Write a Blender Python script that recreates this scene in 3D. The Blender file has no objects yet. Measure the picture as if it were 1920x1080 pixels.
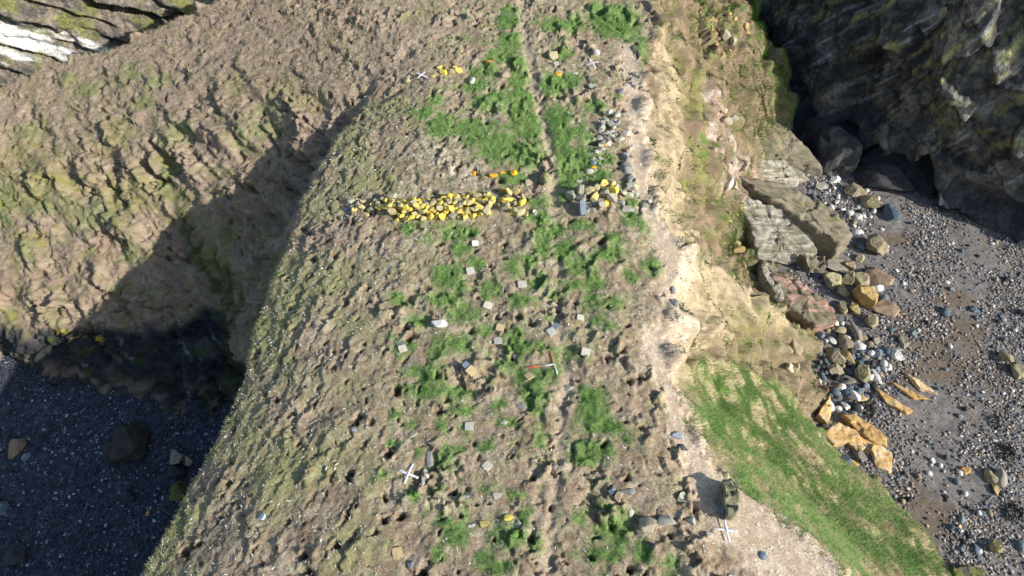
import bpy, math, random
import numpy as np
from mathutils import Vector, Matrix, Euler
from mathutils.geometry import delaunay_2d_cdt

S = bpy.context.scene
COL = S.collection
# ------------------------------------------------------------------ camera
CH = 21.6; PITCH = math.radians(53.0); FPX = 1321.0
cam_d = bpy.data.cameras.new('camera'); cam = bpy.data.objects.new('camera', cam_d); COL.objects.link(cam)
cam.location = (0, 0, CH); cam.rotation_euler = (math.pi/2 - PITCH, 0, 0)
cam_d.sensor_width = 36.0; cam_d.lens = 36.0*FPX/1920.0; cam_d.clip_end = 3000.0
S.camera = cam
# ------------------------------------------------------------------ light
SUN_EL = math.radians(27.5)
SUN_AZ = Vector((0.91, -0.41, 0)).normalized()
sdir = Vector((SUN_AZ.x*math.cos(SUN_EL), SUN_AZ.y*math.cos(SUN_EL), math.sin(SUN_EL)))
w = bpy.data.worlds.new('World'); S.world = w; w.use_nodes = True
nt = w.node_tree; bg = nt.nodes['Background']
sky = nt.nodes.new('ShaderNodeTexSky'); sky.sky_type = 'NISHITA'; sky.sun_disc = False
sky.sun_elevation = SUN_EL; sky.sun_rotation = math.atan2(sdir.x, sdir.y)
nt.links.new(sky.outputs[0], bg.inputs[0]); bg.inputs[1].default_value = 0.13
sl = bpy.data.lights.new('sun', 'SUN'); sl.energy = 5.0; sl.angle = math.radians(0.5); sl.color = (1.0, 0.955, 0.88)
so = bpy.data.objects.new('sun', sl); COL.objects.link(so); so.location = sdir*80
so.rotation_euler = (-sdir).to_track_quat('-Z', 'Y').to_euler()
S.view_settings.view_transform = 'Standard'; S.view_settings.look = 'None'
S.view_settings.exposure = 0.45; S.view_settings.gamma = 1.0
BZ = -10.0           # beach level, right; the left beach lies at BL
BL = -11.0
rng = np.random.default_rng(7)
random.seed(5)

# ------------------------------------------------------------------ projection helpers (authoring only)
def ray(px, py):
    a = (px-960)/FPX; b = -(py-540)/FPX
    return np.array([a, math.cos(PITCH)+b*math.sin(PITCH), -math.sin(PITCH)+b*math.cos(PITCH)])
def un(px, py, z):
    d = ray(px, py); t = (z-CH)/d[2]
    return (d[0]*t, d[1]*t, z)
def pxm(px, py, z=0.0):       # photo pixels per metre at that point
    d = ray(px, py); t = (z-CH)/d[2]
    return FPX/t

# ------------------------------------------------------------------ noise
def _h(ix, iy, s):
    h = (ix.astype(np.int64)*374761393 + iy.astype(np.int64)*668265263 + s*982451653) & 0x7fffffff
    h = ((h ^ (h >> 13))*1274126177) & 0x7fffffff
    h = ((h ^ (h >> 16))*668265263) & 0x7fffffff
    return (h ^ (h >> 15)) & 0xffffff
def h01(ix, iy, s): return _h(ix, iy, s)/16777215.0
def noise(x, y, s=0):
    x0 = np.floor(x); y0 = np.floor(y); fx = x-x0; fy = y-y0
    u = fx*fx*fx*(fx*(fx*6-15)+10); v = fy*fy*fy*(fy*(fy*6-15)+10)
    def g(dx, dy):
        a = h01(x0+dx, y0+dy, s)*2*np.pi
        return np.cos(a)*(fx-dx)+np.sin(a)*(fy-dy)
    n0 = g(0, 0)*(1-u)+g(1, 0)*u; n1 = g(0, 1)*(1-u)+g(1, 1)*u
    return (n0*(1-v)+n1*v)*1.5
def fbm(x, y, s=0, o=4, gain=0.5):
    r = 0; a = 1.0; t = 0
    for i in range(o):
        r = r+a*noise(x*2**i+i*17.3, y*2**i-i*9.7, s+i); t += a; a *= gain
    return r/t
def facet(x, y, s=0, jit=0.9, bias=(0, 0)):
    """faceted rock: every Voronoi cell is a tilted plane; returns (plane 0..1ish, edge distance, cell random)"""
    x0 = np.floor(x); y0 = np.floor(y)
    b1 = np.full(x.shape, 9.0); b2 = np.full(x.shape, 9.0); val = np.zeros(x.shape); cr = np.zeros(x.shape)
    for dx in (-1, 0, 1):
        for dy in (-1, 0, 1):
            cx = x0+dx; cy = y0+dy
            px = cx+0.5+jit*(h01(cx, cy, s)-0.5); py = cy+0.5+jit*(h01(cx, cy, s+1)-0.5)
            ex = x-px; ey = y-py; d = ex*ex+ey*ey
            k = h01(cx, cy, s+2); gx = h01(cx, cy, s+3)-0.5; gy = h01(cx, cy, s+4)-0.5
            m = d < b1
            b2 = np.where(m, b1, np.minimum(b2, d)); b1 = np.where(m, d, b1)
            val = np.where(m, k-0.5+1.1*(gx*ex+gy*ey)+bias[0]*ex+bias[1]*ey, val); cr = np.where(m, k, cr)
    return val, np.sqrt(b2)-np.sqrt(b1), cr
def sstep(a, b, x):
    t = np.clip((x-a)/(b-a), 0, 1); return t*t*(3-2*t)
def mix(a, b, m):
    a = np.asarray(a, float); b = np.asarray(b, float)
    return a*(1-m[..., None])+b*m[..., None]

# ------------------------------------------------------------------ object helpers
def tag(o, label=None, cat=None, group=None, kind=None):
    if label: o['label'] = label
    if cat: o['category'] = cat
    if group: o['group'] = group
    if kind: o['kind'] = kind
    return o
def mesh_np(name, V, F, mat=None, colr=None, smooth=False, parent=None, link=True):
    """V (n,3); F (m,k) array with k = 3 or 4"""
    me = bpy.data.meshes.new(name); V = np.asarray(V, np.float32); F = np.asarray(F, np.int32)
    m, k = F.shape
    me.vertices.add(len(V)); me.vertices.foreach_set('co', V.ravel())
    me.loops.add(m*k); me.loops.foreach_set('vertex_index', F.ravel())
    me.polygons.add(m); me.polygons.foreach_set('loop_start', np.arange(m, dtype=np.int32)*k)
    if smooth: me.polygons.foreach_set('use_smooth', np.ones(m, bool))
    if colr is not None:
        ca = me.color_attributes.new('Col', 'FLOAT_COLOR', 'POINT')
        c4 = np.ones((len(V), 4), np.float32); c4[:, :3] = colr; ca.data.foreach_set('color', c4.ravel())
    me.update(calc_edges=True); me.validate()
    if mat: me.materials.append(mat)
    if not link: return me
    o = bpy.data.objects.new(name, me); COL.objects.link(o)
    if parent: o.parent = parent
    return o
def empty(name, loc, rz=0):
    o = bpy.data.objects.new(name, None); COL.objects.link(o); o.location = loc; o.rotation_euler = (0, 0, rz)
    o.empty_display_size = 0.2
    return o

# ------------------------------------------------------------------ materials
def mat_attr(name, rough=0.95, lo=0.72, hi=1.3, sc=14.0, bump=0.5, bsc=30.0, bdist=0.03, spec=0.15):
    m = bpy.data.materials.new(name); m.use_nodes = True; t = m.node_tree; b = t.nodes['Principled BSDF']
    at_ = t.nodes.new('ShaderNodeAttribute'); at_.attribute_name = 'Col'
    geo = t.nodes.new('ShaderNodeNewGeometry')
    n = t.nodes.new('ShaderNodeTexNoise'); n.inputs['Scale'].default_value = sc; n.inputs['Detail'].default_value = 5; n.inputs['Roughness'].default_value = 0.7
    t.links.new(geo.outputs['Position'], n.inputs['Vector'])
    mr = t.nodes.new('ShaderNodeMapRange'); mr.inputs[1].default_value = 0.3; mr.inputs[2].default_value = 0.7
    mr.inputs[3].default_value = lo; mr.inputs[4].default_value = hi
    t.links.new(n.outputs[0], mr.inputs[0])
    mx = t.nodes.new('ShaderNodeVectorMath'); mx.operation = 'SCALE'
    t.links.new(at_.outputs['Color'], mx.inputs[0]); t.links.new(mr.outputs[0], mx.inputs[3])
    t.links.new(mx.outputs[0], b.inputs['Base Color'])
    b.inputs['Roughness'].default_value = rough; b.inputs['Specular IOR Level'].default_value = spec
    if bump:
        n2 = t.nodes.new('ShaderNodeTexNoise'); n2.inputs['Scale'].default_value = bsc; n2.inputs['Detail'].default_value = 4; n2.inputs['Roughness'].default_value = 0.65
        t.links.new(geo.outputs['Position'], n2.inputs['Vector'])
        bp = t.nodes.new('ShaderNodeBump'); bp.inputs['Strength'].default_value = bump; bp.inputs['Distance'].default_value = bdist
        t.links.new(n2.outputs[0], bp.inputs['Height']); t.links.new(bp.outputs[0], b.inputs['Normal'])
    return m
def mat_stone(name, c1, c2, c3=None, lich=0.0, sc=6.0, rough=0.9, bands=None):
    """stone: c1/c2 mottled by noise, c3 = lichen or stain laid on top in patches (lich = share), small tone shift per object"""
    m = bpy.data.materials.new(name); m.use_nodes = True; t = m.node_tree; b = t.nodes['Principled BSDF']
    tc = t.nodes.new('ShaderNodeTexCoord'); oi = t.nodes.new('ShaderNodeObjectInfo')
    ad = t.nodes.new('ShaderNodeVectorMath'); ad.operation = 'ADD'
    t.links.new(tc.outputs['Object'], ad.inputs[0]); t.links.new(oi.outputs['Location'], ad.inputs[1])
    if bands:
        mp = t.nodes.new('ShaderNodeMapping'); mp.inputs['Rotation'].default_value = (0, 0, bands); mp.inputs['Scale'].default_value = (.35, 2.6, 2.6)
        t.links.new(ad.outputs[0], mp.inputs[0]); ad = mp
    n = t.nodes.new('ShaderNodeTexNoise'); n.inputs['Scale'].default_value = sc; n.inputs['Detail'].default_value = 6; n.inputs['Roughness'].default_value = 0.65
    t.links.new(ad.outputs[0], n.inputs['Vector'])
    r = t.nodes.new('ShaderNodeValToRGB'); r.color_ramp.elements[0].position = 0.35; r.color_ramp.elements[1].position = 0.66
    r.color_ramp.elements[0].color = (*c1, 1); r.color_ramp.elements[1].color = (*c2, 1)
    t.links.new(n.outputs[0], r.inputs[0]); out = r.outputs[0]
    if c3 is not None:
        n2 = t.nodes.new('ShaderNodeTexNoise'); n2.inputs['Scale'].default_value = sc*0.45; n2.inputs['Detail'].default_value = 5; n2.inputs['Roughness'].default_value = 0.7
        t.links.new(ad.outputs[0], n2.inputs['Vector'])
        sh = t.nodes.new('ShaderNodeMath'); sh.operation = 'MULTIPLY_ADD'; sh.inputs[1].default_value = 0.28; sh.inputs[2].default_value = -0.14
        t.links.new(oi.outputs['Random'], sh.inputs[0])
        a2 = t.nodes.new('ShaderNodeMath'); a2.operation = 'ADD'; t.links.new(n2.outputs[0], a2.inputs[0]); t.links.new(sh.outputs[0], a2.inputs[1])
        r2 = t.nodes.new('ShaderNodeMapRange'); r2.inputs[1].default_value = 0.7-0.4*lich-0.04; r2.inputs[2].default_value = 0.7-0.4*lich+0.05
        t.links.new(a2.outputs[0], r2.inputs[0])
        mx = t.nodes.new('ShaderNodeMix'); mx.data_type = 'RGBA'
        t.links.new(r2.outputs[0], mx.inputs[0]); t.links.new(out, mx.inputs[6]); mx.inputs[7].default_value = (*c3, 1); out = mx.outputs[2]
    hv = t.nodes.new('ShaderNodeMapRange'); hv.inputs[3].default_value = 0.78; hv.inputs[4].default_value = 1.2
    t.links.new(oi.outputs['Random'], hv.inputs[0])
    sc_ = t.nodes.new('ShaderNodeVectorMath'); sc_.operation = 'SCALE'; t.links.new(out, sc_.inputs[0]); t.links.new(hv.outputs[0], sc_.inputs[3])
    t.links.new(sc_.outputs[0], b.inputs['Base Color'])
    b.inputs['Roughness'].default_value = rough; b.inputs['Specular IOR Level'].default_value = 0.2
    n3 = t.nodes.new('ShaderNodeTexNoise'); n3.inputs['Scale'].default_value = sc*4; n3.inputs['Detail'].default_value = 4
    t.links.new(ad.outputs[0], n3.inputs['Vector'])
    bp = t.nodes.new('ShaderNodeBump'); bp.inputs['Strength'].default_value = 0.5; bp.inputs['Distance'].default_value = 0.02
    t.links.new(n3.outputs[0], bp.inputs['Height']); t.links.new(bp.outputs[0], b.inputs['Normal'])
    return m
def mat_plain(name, c, rough=0.6):
    m = bpy.data.materials.new(name); m.use_nodes = True; t = m.node_tree; b = t.nodes['Principled BSDF']
    n = t.nodes.new('ShaderNodeTexNoise'); n.inputs['Scale'].default_value = 20; n.inputs['Detail'].default_value = 4
    tc = t.nodes.new('ShaderNodeTexCoord'); t.links.new(tc.outputs['Object'], n.inputs['Vector'])
    r = t.nodes.new('ShaderNodeValToRGB'); r.color_ramp.elements[0].color = (*[x*0.75 for x in c], 1); r.color_ramp.elements[1].color = (*[min(1, x*1.12) for x in c], 1)
    r.color_ramp.elements[0].position = 0.3; r.color_ramp.elements[1].position = 0.7
    t.links.new(n.outputs[0], r.inputs[0]); t.links.new(r.outputs[0], b.inputs['Base Color']); b.inputs['Roughness'].default_value = rough
    return m
M_TERR = mat_attr('turf_and_soil', lo=0.62, hi=1.42, sc=17.0, bump=0.85, bsc=24, bdist=0.06)
M_BEACH = mat_attr('shingle', rough=0.9, lo=0.6, hi=1.45, sc=9.0, bump=0.6, bsc=16, bdist=0.05, spec=0.3)
M_CLIFF = mat_attr('cliff_rock', rough=0.85, lo=0.45, hi=1.7, sc=4.0, bump=1.0, bsc=5, bdist=0.2, spec=0.3)
M_BLADE = mat_attr('grass_blades', rough=0.8, bump=0, lo=0.8, hi=1.2, sc=3, spec=0.2)
M_PEB = mat_attr('pebbles', rough=0.8, bump=0, lo=0.8, hi=1.2, sc=25, spec=0.3)
GREY = ((0.20, 0.19, 0.16), (0.36, 0.34, 0.28))
ST = {
 'yellow': mat_stone('lichen_stone', (0.30, 0.27, 0.17), (0.50, 0.45, 0.29), (0.69, 0.52, 0.085), 0.58, 7.0),
 'yellowgrey': mat_stone('patchy_lichen_stone', (0.27, 0.26, 0.19), (0.47, 0.44, 0.33), (0.64, 0.49, 0.10), 0.34, 7.0),
 'gold': mat_stone('golden_lichen_stone', (0.5, 0.3, 0.03), (0.72, 0.42, 0.02), (0.72, 0.36, 0.02), 0.5, 6.0),
 'grey': mat_stone('grey_stone', (0.18, 0.18, 0.165), (0.36, 0.35, 0.31), (0.40, 0.40, 0.28), 0.30, 5.0),
 'pale': mat_stone('pale_stone', (0.42, 0.39, 0.33), (0.62, 0.58, 0.5), (0.34, 0.33, 0.25), 0.25, 5.0),
 'white': mat_stone('white_stone', (0.55, 0.53, 0.49), (0.74, 0.72, 0.68), (0.45, 0.44, 0.38), 0.15, 5.0),
 'tan': mat_stone('tan_stone', (0.23, 0.19, 0.125), (0.42, 0.35, 0.23), (0.22, 0.21, 0.11), 0.28, 2.5),
 'greytan': mat_stone('grey_brown_stone', (0.20, 0.175, 0.14), (0.36, 0.31, 0.25), (0.26, 0.24, 0.2), 0.3, 3.0),
 'ochre': mat_stone('ochre_stone', (0.36, 0.25, 0.10), (0.56, 0.41, 0.18), (0.24, 0.22, 0.10), 0.35, 2.5),
 'orange': mat_stone('orange_stone', (0.48, 0.26, 0.08), (0.64, 0.40, 0.15), (0.5, 0.36, 0.18), 0.3, 3.0),
 'olive': mat_stone('olive_stone', (0.14, 0.135, 0.08), (0.31, 0.29, 0.19), (0.36, 0.33, 0.18), 0.3, 2.0),
 'blue': mat_stone('blue_grey_stone', (0.075, 0.105, 0.125), (0.13, 0.18, 0.21), (0.19, 0.22, 0.23), 0.25, 4.0),
 'slate': mat_stone('blue_slate', (0.16, 0.19, 0.23), (0.27, 0.31, 0.36), (0.34, 0.36, 0.38), 0.25, 5.0),
 'dark': mat_stone('dark_stone', (0.025, 0.026, 0.03), (0.06, 0.06, 0.065), (0.11, 0.11, 0.10), 0.2, 1.8),
 'tanpale': mat_stone('pale_tan_stone', (0.33, 0.28, 0.19), (0.52, 0.46, 0.34), (0.40, 0.38, 0.28), 0.3, 5.0),
 'brown': mat_stone('brown_stone', (0.21, 0.15, 0.10), (0.34, 0.25, 0.17), (0.26, 0.23, 0.16), 0.25, 2.5),
 'mossy': mat_stone('mossy_dark_stone', (0.03, 0.03, 0.028), (0.075, 0.07, 0.055), (0.10, 0.105, 0.03), 0.40, 1.6),
}

# ------------------------------------------------------------------ terrain: control lines -> triangulated base surface
CP = []
def line(pts, world=False, step=0.5):
    P = [p if (world or len(p) > 3) else un(*p) for p in pts]
    P = [np.array(p[:3], float) for p in P]
    for a, b in zip(P, P[1:]):
        n = max(1, int(np.linalg.norm((b-a)[:2])/step))
        for i in range(n): CP.append(a+(b-a)*i/n)
    CP.append(P[-1])
    return P
def pts(*ps):
    for p in ps: CP.append(np.array(un(*p)))
# left lip of the plateau
LIP = line([(690,190,-.8),(660,225,-.9),(620,270,-1.0),(590,330,-1.1),(565,375,-1.15),(548,430,-1.3),(520,500,-1.4),(494,560,-1.5),(474,610,-1.55),(466,680,-1.6),(438,745,-1.6),(420,795,-1.7),(385,850,-1.9),(350,915,-2.0),(312,990,-2.1),(262,1078,-2.2)])
lipw = [np.array(p) for p in LIP]+[np.array((-12.6,3.5,-2.3)), np.array((-13.2,-3,-2.4))]
line([tuple(lipw[-3]), (-12.6,3.5,-2.3), (-13.2,-3,-2.4)], world=True)
FLOOR = [-1.3,-1.8,-2.6,-3.6,-4.4,-5.6,-7.0,-8.2,-9.2,-10.2,-11.1,-11.3,-11.5,-11.5,-11.5,-11.5,-11.5,-11.5]
o1, o2, o3 = [], [], []
for i, p in enumerate(lipw):
    a = lipw[max(0, i-1)]; b = lipw[min(len(lipw)-1, i+1)]; t = (b-a)[:2]; t /= np.linalg.norm(t)
    nrm = np.array([t[1], -t[0]])
    if nrm[0] > 0: nrm = -nrm
    k = min(1.0, i/4.0); fz = FLOOR[i]
    o1.append((p[0]+nrm[0]*.22*k, p[1]+nrm[1]*.22*k+.05, p[2]-.55*k-.05))
    o2.append((p[0]+nrm[0]*(.35+.75*k), p[1]+nrm[1]*(.35+.75*k), max(fz, p[2]-(fz*-1+p[2])*.6)))
    o3.append((p[0]+nrm[0]*(.6+1.3*k), p[1]+nrm[1]*(.6+1.3*k), fz))
line(o1, True); line(o2, True); line(o3, True)
# inside the lip: the flank rises to the flat of the plateau
line([(735,200,-.45),(690,290,-.5),(650,380,-.55),(620,480,-.6),(590,600,-.65),(560,740,-.7),(520,880,-.8),(450,1075,-.95)])
line([(810,120,0),(790,300,-.1),(760,460,-.12),(730,620,-.15),(700,800,-.2),(650,1075,-.3)])
line([(960,-60,.1),(960,200,.05),(980,450,0),(1000,700,0),(1000,900,0),(980,1075,-.05)])
line([(1130,100,.1),(1120,300,.1),(1150,520,.05),(1180,760,.05),(1250,900,0),(1330,1060,0)])
line([(-8.5,-3,-1.0),(0,-3,0),(8,-3,0),(10.5,-3,-.5)], world=True)
# spur on the left: silhouette, hidden drop behind it, break of slope, face, foot
SIL = line([(-60,195,-3.9),(0,160,-3.5),(90,120,-3.0),(180,100,-2.6),(260,65,-2.2),(330,30,-1.8),(400,-2,-1.5),(480,-45,-1.2)])
sw = [np.array(p) for p in SIL]
line([tuple(p+np.array((-.25,.9,-1.2))) for p in sw]+[(-14,46,-2.5),(-6,48,-2),(6,50,-1.5),(14,52,-3)], True)
line([tuple(p+np.array((-.9,3.2,-5.5))) for p in sw], True)
line([tuple(p+np.array((-1.8,5.2,-9.5))) for p in sw], True)
line([(480,-45,-1.2),(600,-60,-.6),(800,-70,0),(1000,-75,.1),(1200,-70,.2)])
line([(-60,260,-4.6),(0,230,-4.2),(120,170,-3.4),(250,130,-2.6),(400,130,-1.9),(520,150,-1.5),(640,172,-1.1)])
pts((560,60,-1.1),(480,40,-1.4),(650,100,-.75),(700,30,-.35),(720,120,-.45))
line([(-60,370,-5.8),(0,330,-5.3),(150,290,-4.5),(290,255,-3.6),(420,240,-2.9),(540,225,-2.2),(620,215,-1.6)])
line([(-60,480,-7.0),(0,450,-6.7),(150,430,-6.3),(260,400,-5.7),(325,375,-5.3),(352,350,-4.6),(450,310,-3.8),(540,290,-3.0),(590,280,-2.2)])
line([(325,385,-5.6),(360,440,-6.6),(400,520,-7.7),(432,600,-8.6),(446,670,-9.3)])
pts((400,400,-4.9),(470,380,-4.5),(440,460,-5.9),(500,430,-5.3),(470,540,-7.2),(540,340,-3.6))
line([(-60,590,-8.2),(0,560,-7.9),(100,560,-7.8),(220,540,-7.5),(330,530,-7.5)])
line([(-60,618,-8.9),(0,606,-8.7),(60,622,-8.9),(120,640,-9.0),(200,645,-8.9),(280,642,-8.7),(350,655,-8.9),(420,690,-9.4)])
line([(-60,660,-9.9),(0,640,-9.8),(60,655,-9.9),(130,690,-10.2),(220,700,-10.2),(300,715,-10.2),(360,725,-10.2),(425,715,-10.0)])
line([(-60,690,-11.1),(0,672,-11.1),(60,690,-11.1),(130,715,-11.2),(200,735,-11.2),(290,770,-11.2),(340,786,-11.2),(400,784,-11.2),(428,768,-11.2)])
line([(-60,730,-11.5),(60,720,-11.5),(200,765,-11.5),(340,812,-11.5),(420,812,-11.5)])
# right rim and slope
RIM = line([(1240,-60,.2),(1232,0,.2),(1228,60,.1),(1212,120,0),(1198,200,-.1),(1216,250,-.1),(1212,310,-.1),(1224,380,-.1),(1262,440,-.2),(1290,478,-.4),(1268,530,-.25),(1256,600,-.2),(1250,660,-.2),(1276,730,-.2),(1298,800,-.2),(1345,872,-.3),(1420,932,-.4),(1500,1000,-.5),(1600,1080,-.6)])
line([un(1600,1080,-.6),(11.5,2.5,-.7),(12,-3,-.8)], True)
line([(1292,-40,-1.2),(1282,60,-1.6),(1280,150,-1.7),(1280,230,-1.9),(1262,320,-1.7),(1268,400,-1.6),(1292,450,-1.5)])
line([(1370,-40,-2.0),(1365,60,-2.6),(1370,150,-3.9),(1375,240,-5.2),(1350,320,-5.0),(1325,390,-4.2),(1318,450,-3.6)])
EDGE = line([(1418,-50,-2.4),(1422,0,-2.8),(1440,50,-3.9),(1468,130,-6.0),(1488,190,-7.7),(1478,244,-8.6)])
line([tuple(np.array(p)+np.array((.55,.35,-2.2))) for p in EDGE], True)
line([tuple(np.array(p)+np.array((1.3,.9,-6.5))) for p in EDGE], True)
line([(1478,244,-8.6),(1440,290,-8.3),(1400,330,-7.6),(1375,400,-7.4),(1350,460,-6.9),(1345,490,-6.9)])
line([(1545,305,-10.1),(1480,318,-10.1),(1440,352,-9.9),(1420,400,-9.7),(1400,470,-9.6),(1440,505,-9.9),(1470,500,-10.0)])
# the pale spur that runs down to the beach
CR = line([(1290,478,-.4),(1330,492,-1.4),(1385,520,-3.0),(1440,560,-5.0),(1490,603,-7.0),(1532,636,-8.8),(1550,655,-10.1)])
line([tuple(np.array(p)+np.array((.25,.75,-1.1-.25*i))) for i, p in enumerate(CR[1:-2])], True)
line([(17.2,21.9,-10.1),(14.9,21.6,-9.6),(12.6,21.4,-8.2)], True)
line([(1290,560,-1.6),(1340,600,-3.0),(1400,640,-5.2),(1460,660,-7.2),(1520,690,-9.2)])
line([(1300,660,-1.6),(1370,680,-3.6),(1440,720,-6.0),(1500,770,-8.4)])
line([(1550,655,-10.1),(1530,700,-10.1),(1532,750,-10.1),(1536,800,-10.1),(1556,838,-10.1)])
TOE = line([(1556,838,-9.9),(1600,870,-9.8),(1640,900,-9.7),(1700,962,-9.6),(1752,1025,-9.5),(1785,1082,-9.4)])
line([tuple(TOE[-1]), (20.5,3,-9.4),(21,-3,-9.4)], True)
line([tuple(np.array(p)+np.array((.5,.35,-1.2))) for p in TOE]+[(21.2,3,-10.7),(21.7,-3,-10.7)], True)
line([(1345,760,-2.6),(1420,850,-4.0),(1500,930,-4.9),(1600,1030,-5.3),(1640,1085,-5.3)])
line([(1450,790,-5.9),(1520,850,-7.0),(1600,930,-7.4),(1680,1030,-7.5),(1720,1085,-7.5)])
# far corners lie under the beach sheet
for x in np.arange(-46, 47, 4.0):
    CP.append(np.array((x, 66, -13.0))); CP.append(np.array((x, -8, -12.0 if (x < -15 or x > 22) else -1.0)))
for y in np.arange(-8, 67, 4.0):
    CP.append(np.array((-46, y, -13.0 if not 24 < y < 40 else -9))); CP.append(np.array((46, y, -13.0)))
for x, y in ((25,5),(25,15),(25,25),(24,38),(22,20),(20,26),(23,32),(-20,5),(-20,12),(-26,8),(-26,16),(-32,12),(-16,-2),(30,45),(24,45),(22,52),(18.5,24.5),(19.0,29)):
    CP.append(np.array((x, y, -12.0)))

def spaced(a, b, f):
    o = [a]
    while o[-1] < b: o.append(o[-1]+f(o[-1]))
    return np.array(o)
gx = spaced(-34.0, 22.5, lambda x: 0.048 if -12.5 < x < 8 else (0.06 if x > 0 else 0.075))
gy = spaced(-1.0, 47.5, lambda y: 0.042 if y < 12 else (0.05 if y < 22 else (0.06 if y < 32 else 0.08)))
NX, NY = len(gx), len(gy)
def tin():
    P = np.array(CP)
    key = {}
    for p in P: key.setdefault((round(p[0]*12), round(p[1]*12)), p)
    P = np.array(list(key.values()))
    r = delaunay_2d_cdt([Vector((p[0], p[1])) for p in P], [], [], 0, 1e-6)
    vs = r[0]; zz = np.array([P[o[0]][2] if len(o) else -5 for o in r[3]])
    Z = np.full((NY, NX), -13.0)
    for f in r[2]:
        ax, ay = vs[f[0]]; bx, by = vs[f[1]]; cx, cy = vs[f[2]]
        i0, i1 = np.searchsorted(gx, [min(ax, bx, cx), max(ax, bx, cx)]); j0, j1 = np.searchsorted(gy, [min(ay, by, cy), max(ay, by, cy)])
        i1 = min(i1+1, NX); j1 = min(j1+1, NY)
        if i0 >= i1 or j0 >= j1: continue
        X, Y = np.meshgrid(gx[i0:i1], gy[j0:j1])
        den = (by-cy)*(ax-cx)+(cx-bx)*(ay-cy)
        if abs(den) < 1e-12: continue
        l1 = ((by-cy)*(X-cx)+(cx-bx)*(Y-cy))/den; l2 = ((cy-ay)*(X-cx)+(ax-cx)*(Y-cy))/den; l3 = 1-l1-l2
        m = (l1 >= -1e-6) & (l2 >= -1e-6) & (l3 >= -1e-6)
        Z[j0:j1, i0:i1][m] = (l1*zz[f[0]]+l2*zz[f[1]]+l3*zz[f[2]])[m]
    return Z
def blur1(A, r, ax):
    c = np.cumsum(np.concatenate([np.repeat(np.take(A, [0], ax), r+1, ax), A, np.repeat(np.take(A, [-1], ax), r, ax)], ax), ax)
    n = A.shape[ax]
    return (np.take(c, range(2*r+1, 2*r+1+n), ax)-np.take(c, range(0, n), ax))/(2*r+1)
def blur(A, r, k=2):
    for _ in range(k): A = blur1(blur1(A, r, 0), r, 1)
    return A
Z0 = tin()
Z0 = blur(Z0, 3, 2)
X, Y = np.meshgrid(gx, gy)
def samp(A, x, y):
    fx = np.interp(x, gx, np.arange(NX)); fy = np.interp(y, gy, np.arange(NY))
    i = np.clip(np.floor(fx).astype(int), 0, NX-2); j = np.clip(np.floor(fy).astype(int), 0, NY-2); u = fx-i; v = fy-j
    return (A[j, i]*(1-u)+A[j, i+1]*u)*(1-v)+(A[j+1, i]*(1-u)+A[j+1, i+1]*u)*v
def beach_z(x, y):
    return np.where(x < 0, BL, BZ)+0*x
def at(px, py, zmin=None):
    """the point of the base terrain (or beach) that lies on this line of sight"""
    d = ray(px, py); t = np.linspace(20, 75, 5500); p = np.array([0, 0, CH])[None]+d[None]*t[:, None]
    inside = (p[:, 0] > gx[0]) & (p[:, 0] < gx[-1]) & (p[:, 1] > gy[0]) & (p[:, 1] < gy[-1])
    z = np.where(inside, samp(Z0, np.clip(p[:, 0], gx[0], gx[-1]), np.clip(p[:, 1], gy[0], gy[-1])), -99)
    z = np.maximum(z, beach_z(p[:, 0], p[:, 1]))
    k = np.argmax(p[:, 2] <= z)
    return p[k]
def poly_w(pp): return np.array([at(*p)[:2] for p in pp])
def sdf(pw, x, y):
    """signed distance to a world polygon, positive inside"""
    d = np.full(x.shape, 1e9); ins = np.zeros(x.shape, bool); n = len(pw)
    for i in range(n):
        ax, ay = pw[i]; bx, by = pw[(i+1) % n]; ex, ey = bx-ax, by-ay
        t = np.clip(((x-ax)*ex+(y-ay)*ey)/(ex*ex+ey*ey+1e-12), 0, 1)
        d = np.minimum(d, (x-ax-t*ex)**2+(y-ay-t*ey)**2)
        c = ((ay > y) != (by > y)) & (x < (bx-ax)*(y-ay)/(by-ay+1e-12)+ax); ins ^= c
    d = np.sqrt(d); return np.where(ins, d, -d)
def mask_poly(pp, soft=0.3, wob=0.4, wl=1.5, s=0, world=False):
    pw = np.array(pp) if world else poly_w(pp)
    lo = pw.min(0)-2*soft-2*wob-.5; hi = pw.max(0)+2*soft+2*wob+.5
    i0, i1 = np.searchsorted(gx, [lo[0], hi[0]]); j0, j1 = np.searchsorted(gy, [lo[1], hi[1]])
    R = np.zeros((NY, NX)); x = X[j0:j1, i0:i1]; y = Y[j0:j1, i0:i1]
    if x.size == 0: return R
    R[j0:j1, i0:i1] = sstep(-soft, soft, sdf(pw, x, y)+wob*fbm(x/wl, y/wl, s, 4, .6))
    return R
def polyline_mask(pl, width, soft=.2, wob=.25, wl=1.0, s=0):
    pw = [at(*p)[:2] for p in pl]; d = np.full((NY, NX), 99.0)
    for i in range(len(pw)-1):
        ax, ay = pw[i]; bx, by = pw[i+1]; ex, ey = bx-ax, by-ay; w0, w1 = width[i], width[i+1]
        t = np.clip(((X-ax)*ex+(Y-ay)*ey)/(ex*ex+ey*ey), 0, 1)
        d = np.minimum(d, np.hypot(X-ax-t*ex, Y-ay-t*ey)-(w0+(w1-w0)*t))
    return sstep(soft, -soft, d+wob*fbm(X/wl, Y/wl, s, 4, .6))

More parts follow.
